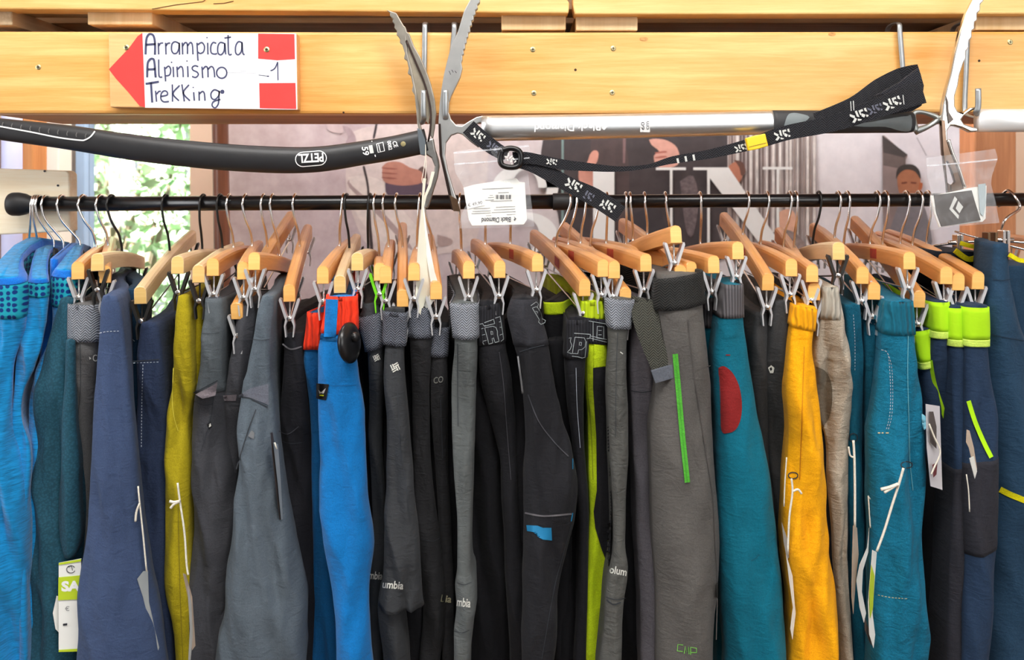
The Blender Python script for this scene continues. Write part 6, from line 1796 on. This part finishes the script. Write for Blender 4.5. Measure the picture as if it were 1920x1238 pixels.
hang_tag('thin cards on knotted white string at mustard trousers', [([(333, 906), (337, 938), (346, 1000), (350, 1060), (353, 1078)], .953, .0011), ([(337, 940), (326, 942), (318, 940)], .951, .0016), ([(337, 940), (326, 946), (320, 953)], .951, .0016)],
         [([(343, 1076), (348, 1078), (360, 1120), (364, 1180), (366, 1212), (360, 1220), (356, 1170), (352, 1120)], .955, .98, M_TAN), ([(352, 1100), (358, 1130), (361, 1190), (357, 1238), (353, 1238), (356, 1180)], .953, .975, M_PAPER)], (355, 1238, .953))
hang_tag('edge-on dark cards beside the widest slate trousers', [([(515, 830), (519, 842)], .936, .0008)],
         [([(507, 812), (511, 812), (518, 860), (523, 930), (527, 975), (524, 975), (517, 920), (511, 860)], .935, .965, M_DARKC), ([(512, 830), (521, 834), (526, 900), (530, 974), (527, 975), (521, 910)], .937, .965, M_GREYC)], (520, 975, .94))
hang_tag('thin card on white string in front of orange trousers', [([(1484, 898), (1486, 924), (1480, 970), (1477, 1040)], .935, .0011), ([(1486, 922), (1496, 918), (1503, 926)], .935, .0013), ([(1475, 858), (1472, 900), (1470, 950)], .95, .0007)],
         [([(1474, 1040), (1479, 1056), (1486, 1080), (1490, 1130), (1492, 1150), (1486, 1200), (1482, 1180), (1487, 1140), (1480, 1090)], .938, .96, M_PAPER), ([(1466, 980), (1476, 1010), (1488, 1020), (1486, 1036), (1476, 1050), (1470, 1020)], .95, .97, M_GREYC)], (1480, 1200, .94))
hang_tag('thin tan card on white string at petrol denim beside beige', [([(1600, 826), (1602, 860), (1603, 920), (1603, 988)], .955, .0013), ([(1601, 858), (1594, 854), (1591, 838)], .955, .0010)],
         [([(1600, 986), (1607, 990), (1610, 1040), (1604, 1100), (1600, 1152), (1597, 1120), (1598, 1050)], .956, .975, M_TAN)], (1602, 1152, .956))
hang_tag('curling white card between the two narrow denim trousers', [([(1628, 930), (1630, 960), (1632, 990)], .972, .0008), ([(1628, 932), (1636, 940), (1643, 946)], .972, .0008)],
         [([(1630, 990), (1626, 1028), (1612, 1060), (1606, 1090), (1612, 1140), (1620, 1168), (1624, 1150), (1616, 1110), (1618, 1070), (1628, 1036)], .962, .975, M_PAPER)], (1620, 1168, .965))
hang_tag('bundle of cards on long white string at washed denim', [([(1694, 878), (1686, 906), (1672, 950), (1658, 996), (1644, 1034)], .930, .0013), ([(1684, 908), (1668, 914), (1652, 918)], .928, .0018), ([(1684, 908), (1668, 918), (1658, 924)], .928, .0014)],
         [([(1636, 1032), (1644, 1036), (1640, 1090), (1636, 1150), (1641, 1190), (1638, 1216), (1630, 1190), (1628, 1130), (1632, 1080)], .934, .95, M_PAPER), ([(1622, 1160), (1628, 1176), (1638, 1214), (1632, 1208), (1622, 1182)], .937, .95, M_DARKC), ([(1634, 1060), (1640, 1080), (1637, 1140), (1632, 1160), (1630, 1110)], .933, .945, M_LIMEP)], (1636, 1216, .94))
t_, c_ = hang_tag('square photo card tied on cord at the leftmost neon trousers', [([(1742, 795), (1752, 820), (1763, 848), (1752, 876), (1746, 890)], .944, .0009)],
         [([(1736, 758), (1762, 762), (1767, 919), (1745, 912), (1738, 840)], .950, .958, plain('photo_card', (196, 192, 196), .5))], (1750, 919, .95))
flat_px('card_picture', [(1742, 772), (1750, 772), (1756, 800), (1756, 842), (1744, 830)], [(0, 1, 2, 3, 4)], .9485, M_DARKC, c_[0])
flat_px('card_picture', [(1748, 872), (1758, 866), (1756, 890), (1750, 896)], [(0, 1, 2, 3)], .9485, plain('red_dark_print', (96, 40, 44), .6), c_[0])
hang_tag('curled pale card beside the widest neon trousers stripe', [([(1812, 890), (1816, 920), (1818, 960)], .935, .0006)],
         [([(1813, 806), (1818, 808), (1826, 840), (1832, 880), (1828, 898), (1824, 870), (1817, 840), (1812, 830)], .932, .948, M_TAN), ([(1818, 860), (1826, 856), (1832, 884), (1828, 898)], .930, .945, M_PAPER)], (1822, 898, .93))
